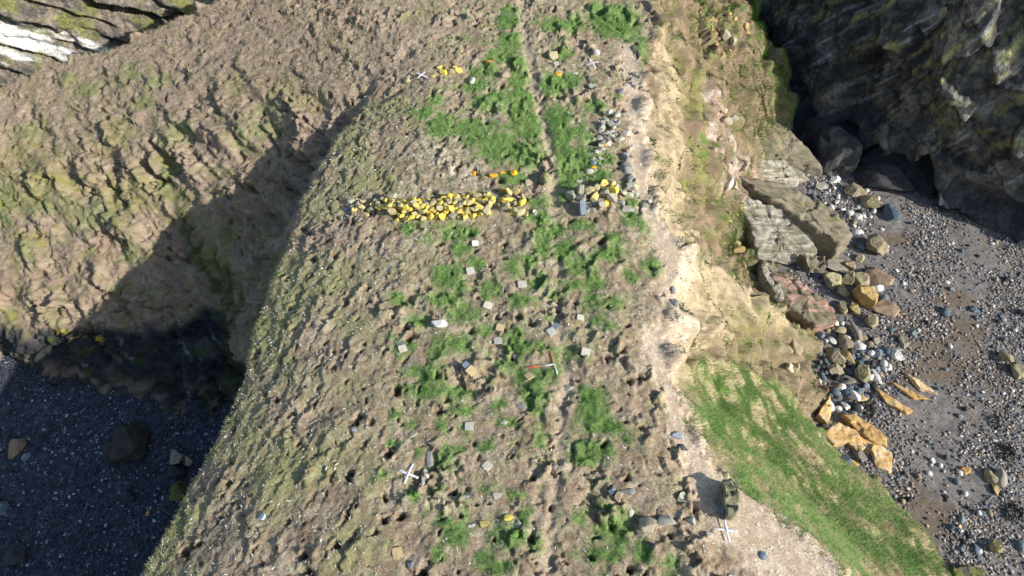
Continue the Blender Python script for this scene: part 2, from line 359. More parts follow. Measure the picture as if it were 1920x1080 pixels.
# ---- region masks
sl_x = np.gradient(Z0, axis=1)/np.gradient(X, axis=1); sl_y = np.gradient(Z0, axis=0)/np.gradient(Y, axis=0)
sl_x = blur(sl_x, 3, 1); sl_y = blur(sl_y, 3, 1)
slope = np.hypot(sl_x, sl_y)
lipxy = np.array([p[:2] for p in lipw])
plateau_poly = [tuple(p[:2]) for p in lipw]+[(12,-3),(11.5,2.5)]+[tuple(p[:2]) for p in RIM[::-1]]+[(4,48),(-12,47)]+[tuple(sw[-1][:2])]
PLAT = mask_poly([tuple(q) for q in plateau_poly], .35, .15, 1.0, 3, True)
LEFTD = sdf(np.array(plateau_poly), X, Y)                  # distance inside the rim
SPUR = sstep(0.2, -0.5, X-np.interp(Y, lipxy[::-1, 1], lipxy[::-1, 0])+0.3)*(Y > 12)
topc = np.where(Y > 28.6, sstep(-6.0, -10.5, X+fbm(X/3, Y/3, 9)*2), 0)
SPUR = np.maximum(SPUR*(Y <= 29.2), topc)
RIGHT = (1-PLAT)*(X > 2)
FLANK = PLAT*sstep(1.0, -5.0, X+2.5+fbm(X/3, Y/3, 4)*1.5-0.06*(Y-12))*(Y < 30)
FLANK = np.clip(FLANK, 0, 1)

# ---- green patches on the plateau (ellipses on the ground)
GB = [(1153,40,45,30),(1125,20,25,15),(1180,55,20,20),(1047,47,35,15),(1080,43,15,15),(957,20,20,10),(953,40,25,15),(940,103,28,15),(957,77,25,15),(973,117,25,12),(1053,100,22,10),(1040,160,30,20),(1070,150,20,15),(907,133,25,14),(895,160,22,12),(973,150,20,20),(923,190,38,16),(977,187,30,28),(820,187,14,8),(880,240,55,16),(830,233,30,22),(797,210,22,10),(940,277,48,28),(990,233,40,30),(1040,217,30,20),(1050,250,35,25),(1093,253,18,16),(1073,300,42,30),(1057,333,42,22),(1123,330,25,20),(960,333,25,15),(1133,297,20,10),(1113,200,25,12),(1207,97,14,22),(1203,133,8,10),(910,265,40,15),(985,290,40,25),
(1017,380,28,10),(1040,370,22,10),(1010,410,25,15),(1043,430,22,12),(860,437,32,18),(767,427,12,10),(1017,440,20,18),(1013,467,18,20),(867,467,20,12),(890,493,18,14),(960,500,18,18),(993,490,14,14),(1010,523,22,12),(840,520,35,22),(917,540,20,20),(827,560,35,16),(867,540,15,12),(973,567,18,14),(1087,423,22,10),(1187,410,20,15),(1220,423,20,15),(1187,380,20,8),(1143,473,32,18),(1153,447,20,12),(1230,503,30,18),(1183,517,18,10),(1107,527,30,20),(1077,533,16,12),(1147,567,18,14),(1110,560,12,12),(1037,553,14,10),(743,560,18,12),(860,580,25,18),(880,590,20,14),(783,600,18,12),(907,620,18,12),(857,643,28,18),(820,660,18,25),(967,640,22,25),(997,653,24,12),(757,653,20,15),(1117,603,12,9),(1147,613,15,8),(1057,657,25,15),(953,683,20,15),(1023,700,30,18),(977,700,15,20),(813,710,25,18),(773,697,15,12),(1050,680,18,12),(1085,500,25,20),(1060,470,22,20),
(1107,753,28,32),(1117,790,36,26),(1153,803,20,16),(1103,847,40,24),(1173,823,14,8),(1000,740,25,30),(1007,763,18,14),(800,733,40,20),(853,737,25,18),(827,803,11,17),(857,843,16,10),(830,863,18,24),(913,837,14,9),(950,793,16,6),(1017,820,13,22),(770,800,12,12),(917,917,18,12),(817,920,15,10),(773,933,12,15),(717,893,16,10),(967,930,15,10),(953,1007,32,24),(1007,1020,16,18),(857,997,30,22),(830,980,20,12),(907,1053,20,18),(820,1040,16,10),(940,1063,22,14),(983,970,12,20),(1150,997,40,30),(1137,1037,28,18),(1203,1030,20,20),(1257,1060,16,25),(1083,967,16,12),(1167,960,18,10),(1127,947,15,8),(740,780,14,8),(735,830,12,8),(870,770,20,12),(930,760,14,10),(790,850,12,9)]
gsd = np.full((NY, NX), -9.0)
for (px, py, rx, ry) in GB:
    c = at(px, py); sc = pxm(px, py, c[2]); el = math.atan2(CH-c[2], math.hypot(c[0], c[1]))
    ax, ay = 1.08*rx/sc, 1.05*ry/sc/math.sin(el)
    i0, i1 = np.searchsorted(gx, [c[0]-ax*2, c[0]+ax*2]); j0, j1 = np.searchsorted(gy, [c[1]-ay*2, c[1]+ay*2])
    x = X[j0:j1, i0:i1]; y = Y[j0:j1, i0:i1]
    r = 1-np.hypot((x-c[0])/ax, (y-c[1])/ay)
    gsd[j0:j1, i0:i1] = np.maximum(gsd[j0:j1, i0:i1], r*min(ax, ay)**.5)
GREEN = sstep(-.12, .34, gsd+.85*fbm(X/.5, Y/.5, 21, 5, .7)+.35*fbm(X/.15, Y/.15, 22, 3, .6)+.06)
inner = mask_poly([(840,10),(1200,0),(1190,180),(1200,330),(1230,470),(1190,560),(1170,700),(1170,860),(1300,1075),(700,1075),(690,800),(720,600),(770,470),(800,380),(760,280),(800,190)], .8, .8, 2, 31)
GREEN = np.maximum(GREEN, (.35+.5*sstep(-.1, .3, fbm(X/2.5, Y/2.5, 26, 3)))*sstep(.04, .32, fbm(X/.6, Y/.6, 25, 5, .7))*inner)
# ---- worn ground
PATH = polyline_mask([(1175,95),(1190,150),(1200,200),(1205,250),(1200,300),(1216,370),(1244,430),(1275,480),(1262,540),(1268,600),(1246,650),(1258,700),(1276,760),(1292,830),(1330,890),(1372,950),(1410,985),(1480,1030),(1550,1090)],
                     [.45,.5,.6,.55,.5,.45,.7,.8,.5,.65,.7,.6,.6,.55,.75,.95,1.15,1.25,1.25], .3, .5, .9, 41)
TRACK = polyline_mask([(975,-10),(982,50),(993,110),(1003,170),(1020,230),(1032,290),(1036,340),(1040,395)], [.22]*8, .15, .2, .6, 43)
TRACK = np.maximum(TRACK, .8*polyline_mask([(1048,560),(1050,640),(1062,720),(1055,780),(1045,850),(1042,920),(1035,1000),(1025,1080)], [.16]*8, .15, .18, .6, 44))
SAND = mask_poly([(1240,60),(1262,100),(1282,150),(1272,230),(1290,330),(1280,400),(1300,450),(1275,455),(1240,400),(1222,330),(1222,260),(1236,200),(1222,120)], .3, .5, 1.0, 45)
SAND = np.maximum(SAND, mask_poly([(1262,490),(1300,478),(1360,505),(1440,562),(1500,605),(1530,640),(1500,632),(1420,610),(1365,620),(1340,660),(1290,670),(1255,650),(1262,580)], .25, .5, 1.0, 46))
SAND2 = mask_poly([(1320,230),(1370,250),(1360,330),(1420,350),(1480,380),(1420,400),(1400,470),(1440,520),(1400,500),(1350,470),(1320,390),(1310,300)], .4, .7, 1.0, 47)
GSLOPE = mask_poly([(1285,690),(1330,664),(1385,682),(1460,725),(1520,790),(1560,840),(1640,905),(1700,960),(1760,1030),(1800,1090),(1690,1110),(1590,1080),(1490,990),(1410,926),(1345,862),(1300,795)], .25, .35, .8, 48)
CRAG = mask_poly([(1460,640),(1530,650),(1540,840),(1500,770),(1470,720),(1400,700),(1420,660)], .3, .4, .8, 49)
SHORE = mask_poly([(-40,606),(60,618),(120,620),(200,622),(280,612),(340,610),(385,575),(420,590),(452,640),(440,800),(200,800),(-40,740)], .3, .5, 1.2, 50)*(X < -5)
# ---- relief -------------------------------------------------------------------------------------------------
flat = 1-sstep(.5, 1.0, PATH+.7*SAND)
n1 = fbm(X/1.7, Y/1.7, 60, 3)
rot = .9
xa = X*math.cos(rot)+Y*math.sin(rot); ya = -X*math.sin(rot)+Y*math.cos(rot)
hum = np.abs(fbm(X/.62+.5*noise(X, Y, 3), Y/.62+.5*noise(X, Y, 4), 62, 3, .5))
fine = fbm(X/.16, Y/.16, 64, 3, .6)
tus = fbm(X/.38, Y/.38, 63, 4, .6)
D = .12*n1*(.4+.6*flat) + ((.06*(hum-.25)+.075*tus*(1-.45*FLANK))*flat + .026*fine*(.35+.65*flat))*PLAT
w1 = fbm(X/.45, Y/.45, 66, 3); w2 = fbm(X/.45, Y/.45, 67, 3)
cell, edge, cr_ = facet(X/.62+.45*w1, Y/.62+.45*w2, 68, .95, (-1.2, .35))
cel2, edg2, cr2 = facet(X/1.25+.5*w2, Y/.95+.5*w1, 69, .95, (-1.1, .5))
pm1 = sstep(-.1, .4, fbm(X/2.0, Y/2.0, 58, 3)); pm2 = sstep(.05, .4, fbm(X/2.4, Y/2.4, 59, 3))
D += PLAT*flat*(1-.7*FLANK)*(.125*pm1*cell+.20*pm2*cel2)
la = -.30*X-.95*Y; lb = .95*X-.30*Y
tc1, te1, tr1 = facet(la/1.9+.5*w1, lb/.75+.45*w2, 57, .9, (0, -1.3)); tc2, te2, tr2 = facet(la/.8+.5*w2, lb/.45+.4*w1, 56, .9, (0, -1.2))
D += PLAT*flat*FLANK*.8*(.12*tc1*sstep(-.1, .3, fbm(X/1.8, Y/1.8, 55, 3))+.03*tc2)
D -= .09*TRACK*PLAT+.06*PATH*PLAT
# spur and slopes: small steps and slumps
YS = Y+.55*Z0*sstep(2, -2, X); XS = X-.6*Z0*sstep(2, 5, X); un1 = XS*.6-YS*.8; un2 = XS*.8+YS*.6
sc1, se1, sr1 = facet(un1/2.3+.5*fbm(X/.8, Y/.8, 70), un2/1.2+.5*fbm(X/.8, Y/.8, 71), 72, .95, (.1, -1.1))
sc2, se2, sr2 = facet(un1/.95+.45*fbm(X/.4, Y/.4, 73), un2/.6+.4*fbm(X/.4, Y/.4, 74), 75, .95, (.1, -1.2))
steep = sstep(.25, .6, slope); brk = sstep(-.25, .3, fbm(X/2.4, Y/2.4, 78, 3))
D += SPUR*((.25+.75*steep)*(.52*brk*sc1+.14*sc2*sstep(-.2, .25, fbm(X/1.7, Y/1.7, 79, 3)))+.75*steep*fbm(un1/3.6, un2/1.4, 819, 4)+.13*fbm(X/.8, YS/.8, 76, 5, .55)+.05*fbm(X/.25, Y/.25, 77, 3, .6)-.26*steep*brk*sstep(.09, 0, se1)-.10*sstep(.06, 0, se2)*steep)
rc1, re1, rr1 = facet(XS/1.9+.5*fbm(XS/.9, Y/.9, 80), Y/1.5+.5*fbm(XS/.9, Y/.9, 81), 82, .95, (-.4, .4)); rc2, re2, rr2 = facet(XS/.8+.4*fbm(XS/.5, Y/.5, 84), Y/.6+.4*fbm(XS/.5, Y/.5, 86), 87, .95, (-.4, .4))
rrock = RIGHT*(1-GSLOPE)
D += rrock*(.55*rc1*sstep(-.25, .25, fbm(XS/2.6, Y/2.2, 82, 3))+.16*rc2*sstep(-.1, .3, fbm(XS/1.3, Y/1.3, 815, 3))+.95*fbm(XS/2.4, Y/1.6, 816, 4, .55)+.16*fbm(XS/.7, Y/.7, 83, 5, .6))*(1-.3*SAND)*1.25
D += GSLOPE*(.30*fbm(un1/1.1, un2/.5, 85, 5, .62)+.25*fbm(XS/2.2, Y/2.0, 821, 3)+.04*fine)
dq1, dq2, dq3 = facet(un1/1.7+.4*fbm(XS/.7, YS/.7, 817), un2/1.2+.4*fbm(XS/.7, YS/.7, 818), 88)
D += np.maximum(SHORE, CRAG*.7)*(.35*dq1-.15*sstep(.12, 0, dq2)+.12*fbm(X/.35, Y/.35, 89, 4))
# burrows: dark-mouthed pits with a thrown-up lip
PIT = np.zeros((NY, NX)); LIPM = np.zeros((NY, NX))
hw1 = fbm(X/.24, Y/.24, 51, 3, .6)*.17; hw2 = fbm(X/.24, Y/.24, 52, 3, .6)*.17
def stamp(cx, cy, r, el, ang, dep, lip=.5):
    R = r*el*2.2
    i0, i1 = np.searchsorted(gx, [cx-R, cx+R]); j0, j1 = np.searchsorted(gy, [cy-R, cy+R])
    if i1-i0 < 3 or j1-j0 < 3: return
    x = X[j0:j1, i0:i1]-cx+hw1[j0:j1, i0:i1]; y = Y[j0:j1, i0:i1]-cy+hw2[j0:j1, i0:i1]
    wv = .25*r*np.sin(x*5+y*7+cx*9)
    a = (x*math.cos(ang)+y*math.sin(ang))/(r*el); b = (-x*math.sin(ang)+y*math.cos(ang)+wv)/r
    q = a*a+b*b
    pit = np.exp(-q**1.8)
    up = np.exp(-((a)**2*.8+(b-1.35)**2*1.8))*lip-.15*np.exp(-((a)**2*.8+(b+1.3)**2*1.5))
    D[j0:j1, i0:i1] += -dep*pit*(.7-.3*np.clip(x*.9-y*.4, -r, r)/r*-1)+dep*.25*up
    PIT[j0:j1, i0:i1] = np.maximum(PIT[j0:j1, i0:i1], pit)
    LIPM[j0:j1, i0:i1] = np.maximum(LIPM[j0:j1, i0:i1], np.clip(up, 0, 1))
KEEP = []      # (x, y, r) places where burrows would undermine an object
for q in ((824,610,.5),(765,888,.55),(1360,995,.6),(790,143,.5),(1110,119,.5),(1015,687,.6),(1040,680,.5),(979,533,.3),(915,573,.3),(934,638,.3),(880,800,.3),(914,874,.3),(1098,663,.3)):
    p = at(q[0], q[1]); KEEP.append((p[0], p[1], q[2]))
def scatter(n, x0, x1, y0, y1, ok, dmin):
    out = []; cells = {}
    for _ in range(n*30):
        if len(out) >= n: break
        x = random.uniform(x0, x1); y = random.uniform(y0, y1)
        if random.random() > ok(x, y): continue
        k = (int(x/dmin), int(y/dmin)); bad = False
        for a in (-1, 0, 1):
            for b in (-1, 0, 1):
                for (u, v) in cells.get((k[0]+a, k[1]+b), ()):
                    if (u-x)**2+(v-y)**2 < dmin*dmin: bad = True
        if bad or any((x-a)**2+(y-b)**2 < (r+.1)**2 for a, b, r in KEEP): continue
        cells.setdefault(k, []).append((x, y)); out.append((x, y))
    return out
BUSY = .25+.75*sstep(-.3, .25, fbm(X/2.8, Y/2.8, 53, 3))
okp = lambda x, y: float(samp(BUSY, x, y))*float(samp(PLAT, x, y))*float(samp(flat, x, y))*(1-.6*float(samp(GREEN, x, y)))*(1-float(samp(FLANK, x, y))*.55)
for (x, y) in scatter(880, -15, 12, 2, 44, okp, .30):
    s = random.random()
    stamp(x, y, .04+.10*s**3, random.choice((1.0, 1.15, 1.3, 1.6, 2.1)), random.uniform(0, 3.14), .2+.3*s, random.uniform(.2, 1.0))
okf = lambda x, y: float(samp(FLANK, x, y))*.9+.05
for (x, y) in scatter(260, -13, 0, 2, 30, okf, .55):
    stamp(x, y, random.uniform(.045, .085), random.choice((1., 1.2, 1.4, 2.0, 4.0)), 1.15+random.gauss(0, .35), random.uniform(.10, .24), random.uniform(.2, .9))
oks = lambda x, y: float(samp(SPUR, x, y))
for (x, y) in scatter(520, -33, -7, 17, 46, oks, .6):
    up = float(samp(slope, x, y)) < .35
    if up: stamp(x, y, random.uniform(.06, .11), random.uniform(1, 1.9), random.uniform(0, 3.14), random.uniform(.15, .3), .6)
    else: stamp(x, y, random.uniform(.06, .13), random.uniform(1.0, 2.6), -.85+random.gauss(0, .5), random.uniform(.12, .35), .7)
rb = sstep(0, .4, RIGHT)*sstep(.5, .9, slope); D = D*(1-rb)+blur(D, 1, 2)*rb
D = D*sstep(-.2, .3, Z0-beach_z(X, Y)+.6)
lipfade = 1.0
# normals of the base, blended so flat ground moves straight up
nx_, ny_ = -sl_x, -sl_y; ln = np.sqrt(nx_**2+ny_**2+1)
VX = X+D*nx_/ln; VY = Y+D*ny_/ln; VZ = Z0+D/ln
# ---- colour -------------------------------------------------------------------------------------------------
c1 = fbm(X/1.1, Y/1.1, 90, 5, .6); c2 = fbm(X/.23, Y/.23, 91, 4, .65); c3 = fbm(X/2.6, Y/2.6, 92, 4)
soil = np.array((.275, .200, .130)); straw = np.array((.47, .395, .29)); olive = np.array((.285, .265, .135))
C = mix(np.broadcast_to(soil, (NY, NX, 3)), straw, sstep(-.35, .5, .6*c1+.8*c2))
C = mix(C, olive, .80*sstep(.0, .5, c3+.5*c2)*PLAT)
C = mix(C, (.30, .298, .125), .68*FLANK*sstep(-.35, .35, c3+.5*c1))
pale = mask_poly([(800,240),(850,270),(900,300),(890,340),(950,350),(960,385),(800,370),(730,380),(740,330),(770,290)], .4, .8, 1, 93)
pale = np.maximum(pale, .8*mask_poly([(760,420),(850,415),(800,470),(740,530),(690,560),(700,480)], .5, .8, 1, 94))
C = mix(C, (.58, .52, .41), np.maximum(pale, .55*inner*sstep(.05, .4, c3))*sstep(-.15, .3, c2+.4*c1)*.85)
C = mix(C, (.38, .28, .19), .4*LIPM*PLAT)                  # thrown-up fresh soil
C = mix(C, (.105, .066, .042), PIT*PLAT*.85)                 # darker soil, with the burrows' shade painted in
green1 = mix(np.broadcast_to(np.array((.115, .24, .05)), (NY, NX, 3)), (.22, .34, .10), sstep(-.3, .5, c2))
gm = GREEN*PLAT*(.5+.45*sstep(-.4, .2, c2+.5*c1)); C = C*(1-gm[..., None])+green1*gm[..., None]
C = mix(C, (.44, .345, .25), np.clip(TRACK*.75, 0, 1))
# spur
sp = mix(np.broadcast_to(np.array((.27, .20, .145)), (NY, NX, 3)), (.385, .315, .23), sstep(-.3, .5, c2+.5*c1))
gsp = sstep(-.02, .42, fbm(X/1.2, YS/1.2, 95, 5, .62)+.15*sstep(.5, 1.1, slope))
sp = mix(sp, (.235, .215, .105), gsp*.8*sstep(-2.2, -3.2, Z0))
def blobs(L, soft=.25, s=320):
    g = np.full((NY, NX), -9.0)
    for (px, py, rx, ry) in L:
        c = at(px, py); k = pxm(px, py, c[2]); ax, ay = 1.7*rx/k, 1.8*ry/k
        g = np.maximum(g, 1-np.hypot((X-c[0])/ax, (Y-c[1])/ay))
    return sstep(-.35, soft+.45, g+1.6*fbm(un1/1.1, un2/.45, s, 5, .72))
sgr = blobs([(12,390,26,28),(80,388,42,10),(175,405,32,16),(150,400,16,10),(60,470,16,14),(250,470,14,10),(130,150,12,8),(165,170,18,10),(240,140,22,14),(270,190,16,10),(60,240,18,14),(70,365,14,10),(495,205,22,12),(500,240,26,14),(455,260,16,16),(310,330,14,20),(215,545,12,8),(245,480,14,10),(350,575,16,10),(300,150,20,12),(330,250,22,12)], .25, 320)*SPUR
slm = blobs([(60,330,60,26),(35,290,40,20),(230,355,55,16),(225,255,26,22),(245,380,30,10),(110,345,40,16),(570,185,26,16),(530,165,20,22),(445,150,14,22),(590,190,14,16),(315,315,12,18),(420,540,22,50),(445,590,14,40),(400,475,20,22)], .3, 321)*SPUR
sp = mix(sp, (.24, .235, .07), slm*.45)
sp = mix(sp, (.17, .21, .07), sgr*.55)
lowm = sstep(.08, .45, fbm(un1/2.2, un2/.6, 96, 5, .6))*sstep(-3.5, -5.0, Z0)
sp = mix(sp, (.21, .22, .02), lowm*.5)
sp = mix(sp, (.07, .12, .022), sstep(.33, .5, fbm(X/.7, YS/.7, 97, 4, .6))*sstep(-4.5, -6, Z0)*.8)
sp = mix(sp, (.30, .19, .13), sstep(.15, .45, fbm(X/1.6, YS/1.6, 822, 4))*sstep(-5.5, -7, Z0)*.6)
sp = mix(sp, (.10, .068, .045), PIT*.7)  # spur pits: darker soil and painted shade together
C = C*(1-SPUR[..., None])+sp*SPUR[..., None]
dk = sstep(.0, .35, fbm(X/.9, YS/.9, 98, 4)+.15); 
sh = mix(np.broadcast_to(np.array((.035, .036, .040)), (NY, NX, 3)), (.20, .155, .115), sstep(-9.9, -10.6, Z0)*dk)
sh = mix(sh, (.40, .30, .03), sstep(.1, .3, fbm(X/.5, YS/.5, 99, 4))*mask_poly([(60,590),(130,590),(200,630),(190,650),(80,640)], .3, .3, .6, 5))
sh = mix(sh, (.10, .095, .085), sstep(.1, .4, fbm(X/1.5, YS/1.5, 820, 4))*.7)
sh = mix(sh, (.40, .42, .36), sstep(.3, .5, fbm(un2/.4+.6*fbm(X/.5, YS/.5, 342), Z0/1.2, 100, 4))*sstep(-10.2, -9.6, Z0)*.45)
sh = mix(sh, (.05, .09, .02), sstep(.15, .45, fbm(X/.8, YS/.8, 101, 4))*.7)
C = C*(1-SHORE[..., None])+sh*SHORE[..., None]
creek = polyline_mask([(330,365),(345,430),(395,500),(430,560),(446,640),(440,740)], [.3,.5,.6,.7,.6,.6], .3, .6, .8, 102)*(X < -5)
C = mix(C, (.06, .08, .022), creek*sstep(-.3, .2, c1+.4*c2)*.9)
# lip fringe of greener turf
fr = sstep(.75, .05, np.abs(LEFTD-.35))*(X < -5)*(Y < 29)
C = mix(C, (.15, .19, .06), fr*.75*sstep(-.1, .35, c1+.5*c2))
# right slope
rs = mix(np.broadcast_to(np.array((.185, .145, .088)), (NY, NX, 3)), (.315, .25, .155), sstep(-.3, .5, c2+.4*c1))
rs = mix(rs, (.18, .185, .06), sstep(-.1, .4, fbm(XS/.9, Y/.9, 103, 5, .6))*.7)
rs = mix(rs, (.09, .15, .03), sstep(.22, .42, fbm(XS/.8, Y/.5, 104, 4, .6))*.8)


olv = mask_poly([(1275,110),(1310,140),(1338,240),(1325,390),(1300,380),(1292,300),(1290,230),(1275,170)], .4, .7, 1.0, 301)
tpg = mask_poly([(1250,-20),(1420,-20),(1440,60),(1470,150),(1484,215),(1440,200),(1410,110),(1370,60),(1330,120),(1280,60)], .5, 1.0, 1.2, 302)
pnk = mask_poly([(1318,150),(1350,170),(1375,270),(1440,350),(1450,385),(1400,400),(1350,340),(1325,260)], .4, .7, 1.0, 303)
shf = mask_poly([(1410,255),(1480,245),(1540,300),(1490,345),(1430,325)], .3, .5, .8, 304)
gul_ = mask_poly([(1330,380),(1380,360),(1400,420),(1420,500),(1390,505),(1350,470)], .3, .6, .8, 305)
rs = mix(rs, (.235, .225, .075), olv*sstep(-.45, .2, c1+c2)*.9)
rs = mix(rs, (.13, .215, .045), tpg*sstep(.05, .35, fbm(XS/.7, Y/.7, 306, 5, .65))*.9)
rs = mix(rs, (.44, .325, .275), pnk*sstep(-.3, .2, c1)*.9); rs = mix(rs, (.60, .54, .46), pnk*sstep(.05, .35, c2+.5*c1)*.8)
rs = mix(rs, (.24, .13, .11), pnk*sstep(.25, .45, fbm(XS/.6, Y/.6, 307, 4))*.8)
rs = mix(rs, (.25, .23, .13), shf*.9); rs = mix(rs, (.12, .12, .085), shf*sstep(.0, .3, c1+c2)*.8)
rs = mix(rs, (.16, .13, .08), gul_*.8); rs = mix(rs, (.50, .36, .04), gul_*sstep(.25, .4, fbm(XS/.5, Y/.5, 308, 4))*.9)
rs = mix(rs, (.45, .25, .09), sstep(.36, .48, fbm(XS/.7, Y/.7, 309, 4, .6))*.8*tpg)
rs = mix(rs, (.10, .085, .05), sstep(.18, .42, fbm(XS/.9, Y/.9, 330, 4, .62))*.7*(1-SAND))
rs = mix(rs, (.455, .365, .235), SAND*(.3+.7*sstep(-.35, .3, c2+c1)))
rs = mix(rs, (.40, .31, .215), SAND*sstep(.0, .4, c1-.4*c2)*.6)
spo = mask_poly([(1350,596),(1430,590),(1530,645),(1522,700),(1440,705),(1370,662)], .35, .8, 1.0, 332)
rs = mix(rs, (.225, .20, .085), spo*sstep(-.35, .2, c1+c2)*.85)
rs = mix(rs, (.13, .20, .05), (.6*tpg+.5*olv+spo+SAND2)*sstep(.08, .35, fbm(XS/.7, Y/.7, 333, 4, .6))*.7)
rs = mix(rs, (.29, .195, .145), (1-SAND)*(1-GSLOPE)*sstep(-.05, .35, fbm(XS/1.4, Y/1.4, 334, 4, .6))*.65)
rs = mix(rs, (.26, .205, .13), CRAG*.8)
rs = mix(rs, (.33, .25, .18), CRAG*sstep(.0, .4, c2)*.6)
gs = .8*fbm(un1/1.1+.3*c2, un2/.42, 106, 5, .68)+.55*fbm(XS/1.3, Y/1.3, 312, 4, .6)
gmo = fbm(XS/.55, Y/.45, 350, 4, .65)-.12*mask_poly([(1285,690),(1330,664),(1385,682),(1440,715),(1400,760),(1300,740)], .5, .6, .8, 351)
gsc = mix(np.broadcast_to(np.array((.38, .33, .185)), (NY, NX, 3)), (.12, .235, .042), sstep(-.12, .2, gs+.25*c3+.45*gmo))
gsc = mix(gsc, (.40, .30, .20), sstep(.33, .5, fbm(un1/1.2, un2/.6, 107, 4))*.8)
gsc = mix(gsc, (.26, .235, .11), mask_poly([(1600,930),(1640,905),(1720,985),(1700,1010),(1640,980)], .4, .5, .8, 108)*.75)
rs = rs*(1-GSLOPE[..., None])+gsc*GSLOPE[..., None]
rgt = sstep(.0, .5, RIGHT)
C = C*(1-rgt[..., None])+rs*rgt[..., None]
pc = mix(np.broadcast_to(np.array((.48, .375, .265)), (NY, NX, 3)), (.64, .535, .41), sstep(-.2, .45, c2+.5*c1))
pm = np.clip(PATH*.95, 0, 1); C = C*(1-pm[..., None])+pc*pm[..., None]
C = np.clip(C, .01, .85)

idx = np.arange(NX*NY).reshape(NY, NX)
vis = VZ > beach_z(X, Y)-.9
fm = vis[:-1, :-1] | vis[1:, :-1] | vis[:-1, 1:] | vis[1:, 1:]
quads = np.stack([idx[:-1, :-1], idx[:-1, 1:], idx[1:, 1:], idx[1:, :-1]], -1)
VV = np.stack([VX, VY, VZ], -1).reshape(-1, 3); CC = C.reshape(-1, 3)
isp = (PATH[:-1, :-1] > .55) & fm
def submesh(name, sel):
    q = quads[sel]; u, inv = np.unique(q, return_inverse=True)
    o = mesh_np(name, VV[u], inv.reshape(q.shape), M_TERR, CC[u], smooth=True); tag(o, kind='structure'); return o
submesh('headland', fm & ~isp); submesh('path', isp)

# ------------------------------------------------------------------ beach: one sheet out to the horizon
def beach_mesh():
    bx = np.concatenate([[-900, -400, -150, -80], np.arange(-48, -6, .16), np.arange(-6, 8, 1.0), np.arange(8, 48, .12), [60, 80, 150, 400, 900]])
    by = np.concatenate([[-900, -400, -100, -30, -10], np.arange(0, 50, .13), np.arange(50, 75, .5), [80, 150, 400, 900]])
    x, y = np.meshgrid(bx, by)
    z = np.where(x < 0, BL, BZ)+.10*fbm(x/3.5, y/3.5, 110, 3)
    n = fbm(x/1.8, y/1.8, 111, 5, .55); f = fbm(x/.35, y/.35, 112, 3, .6)
    near = (np.abs(x) < 48) & (y > 0) & (y < 50)
    z = z+np.where(near, .05*f, 0)
    c = mix(np.broadcast_to(np.array((.125, .115, .106)), x.shape+(3,)), (.225, .205, .19), sstep(-.5, .5, f+.4*n))
    # wet brown sand patches
    wet = np.zeros(x.shape)
    for (px, py, rx, ry) in ((1740,640,70,45),(1800,620,80,40),(1760,690,80,40),(1700,600,40,30),(1690,450,50,20),(1790,560,50,25),(1690,700,30,40),(1760,980,60,50),(1700,930,60,30),(1860,700,70,60)):
        w_ = un(px, py, BZ); s_ = pxm(px, py, BZ); wet = np.maximum(wet, 1-np.hypot((x-w_[0])/(rx/s_), (y-w_[1])/(ry/s_/.86)))
    wet = sstep(.05, .45, wet+.55*n+.25*f)*(x > 0)
    c = mix(c, (.145, .108, .072), wet*.8)
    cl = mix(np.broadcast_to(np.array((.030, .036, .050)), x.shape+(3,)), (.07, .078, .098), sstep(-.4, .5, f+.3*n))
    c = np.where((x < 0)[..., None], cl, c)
    NXb, NYb = len(bx), len(by); i = np.arange(NXb*NYb).reshape(NYb, NXb)
    q = np.stack([i[:-1, :-1], i[:-1, 1:], i[1:, 1:], i[1:, :-1]], -1).reshape(-1, 4)
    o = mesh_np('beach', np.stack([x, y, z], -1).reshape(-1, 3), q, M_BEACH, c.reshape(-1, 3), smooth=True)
    tag(o, kind='structure')
beach_mesh()

# ------------------------------------------------------------------ cliffs (surface along a plan line)
def cliff(name, plan, z0, z1, lean, du, dispf, colf, top=None):
    """lean(u, v) gives how far the face is set back from the plan line at height v"""
    P = np.array(plan, float); seg = np.linalg.norm(np.diff(P, axis=0), axis=1); cum = np.concatenate([[0], np.cumsum(seg)])
    u = np.arange(0, cum[-1], du); v = np.arange(0, z1-z0, du)
    px = blur1(np.interp(u, cum, P[:, 0])[None], 12, 1)[0]; py = blur1(np.interp(u, cum, P[:, 1])[None], 12, 1)[0]
    tx = np.gradient(px); ty = np.gradient(py); l = np.hypot(tx, ty); tx /= l; ty /= l
    n = np.stack([-ty, tx], -1)                # outward = left of the walking direction
    U, V = np.meshgrid(u, v); d = blur(dispf(U, V), 1, 1)-lean(U, V)
    vt = top(u)[None]-z0 if top else 1e9+0*V
    d = d-np.clip(V-vt, 0, None)*1.2
    x = px[None]+n[None, :, 0]*d; y = py[None]+n[None, :, 1]*d; z = z0+np.minimum(V, vt)+.12*np.clip(V-vt, 0, None)
    z = z+.10*fbm(U/.8, V/.8, 131, 3)
    nu, nv = len(u), len(v); i = np.arange(nu*nv).reshape(nv, nu)
    q = np.stack([i[:-1, :-1], i[:-1, 1:], i[1:, 1:], i[1:, :-1]], -1).reshape(-1, 4)
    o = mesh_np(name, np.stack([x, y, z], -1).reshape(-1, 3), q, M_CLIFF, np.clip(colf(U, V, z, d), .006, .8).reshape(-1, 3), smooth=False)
    tag(o, kind='structure'); return o
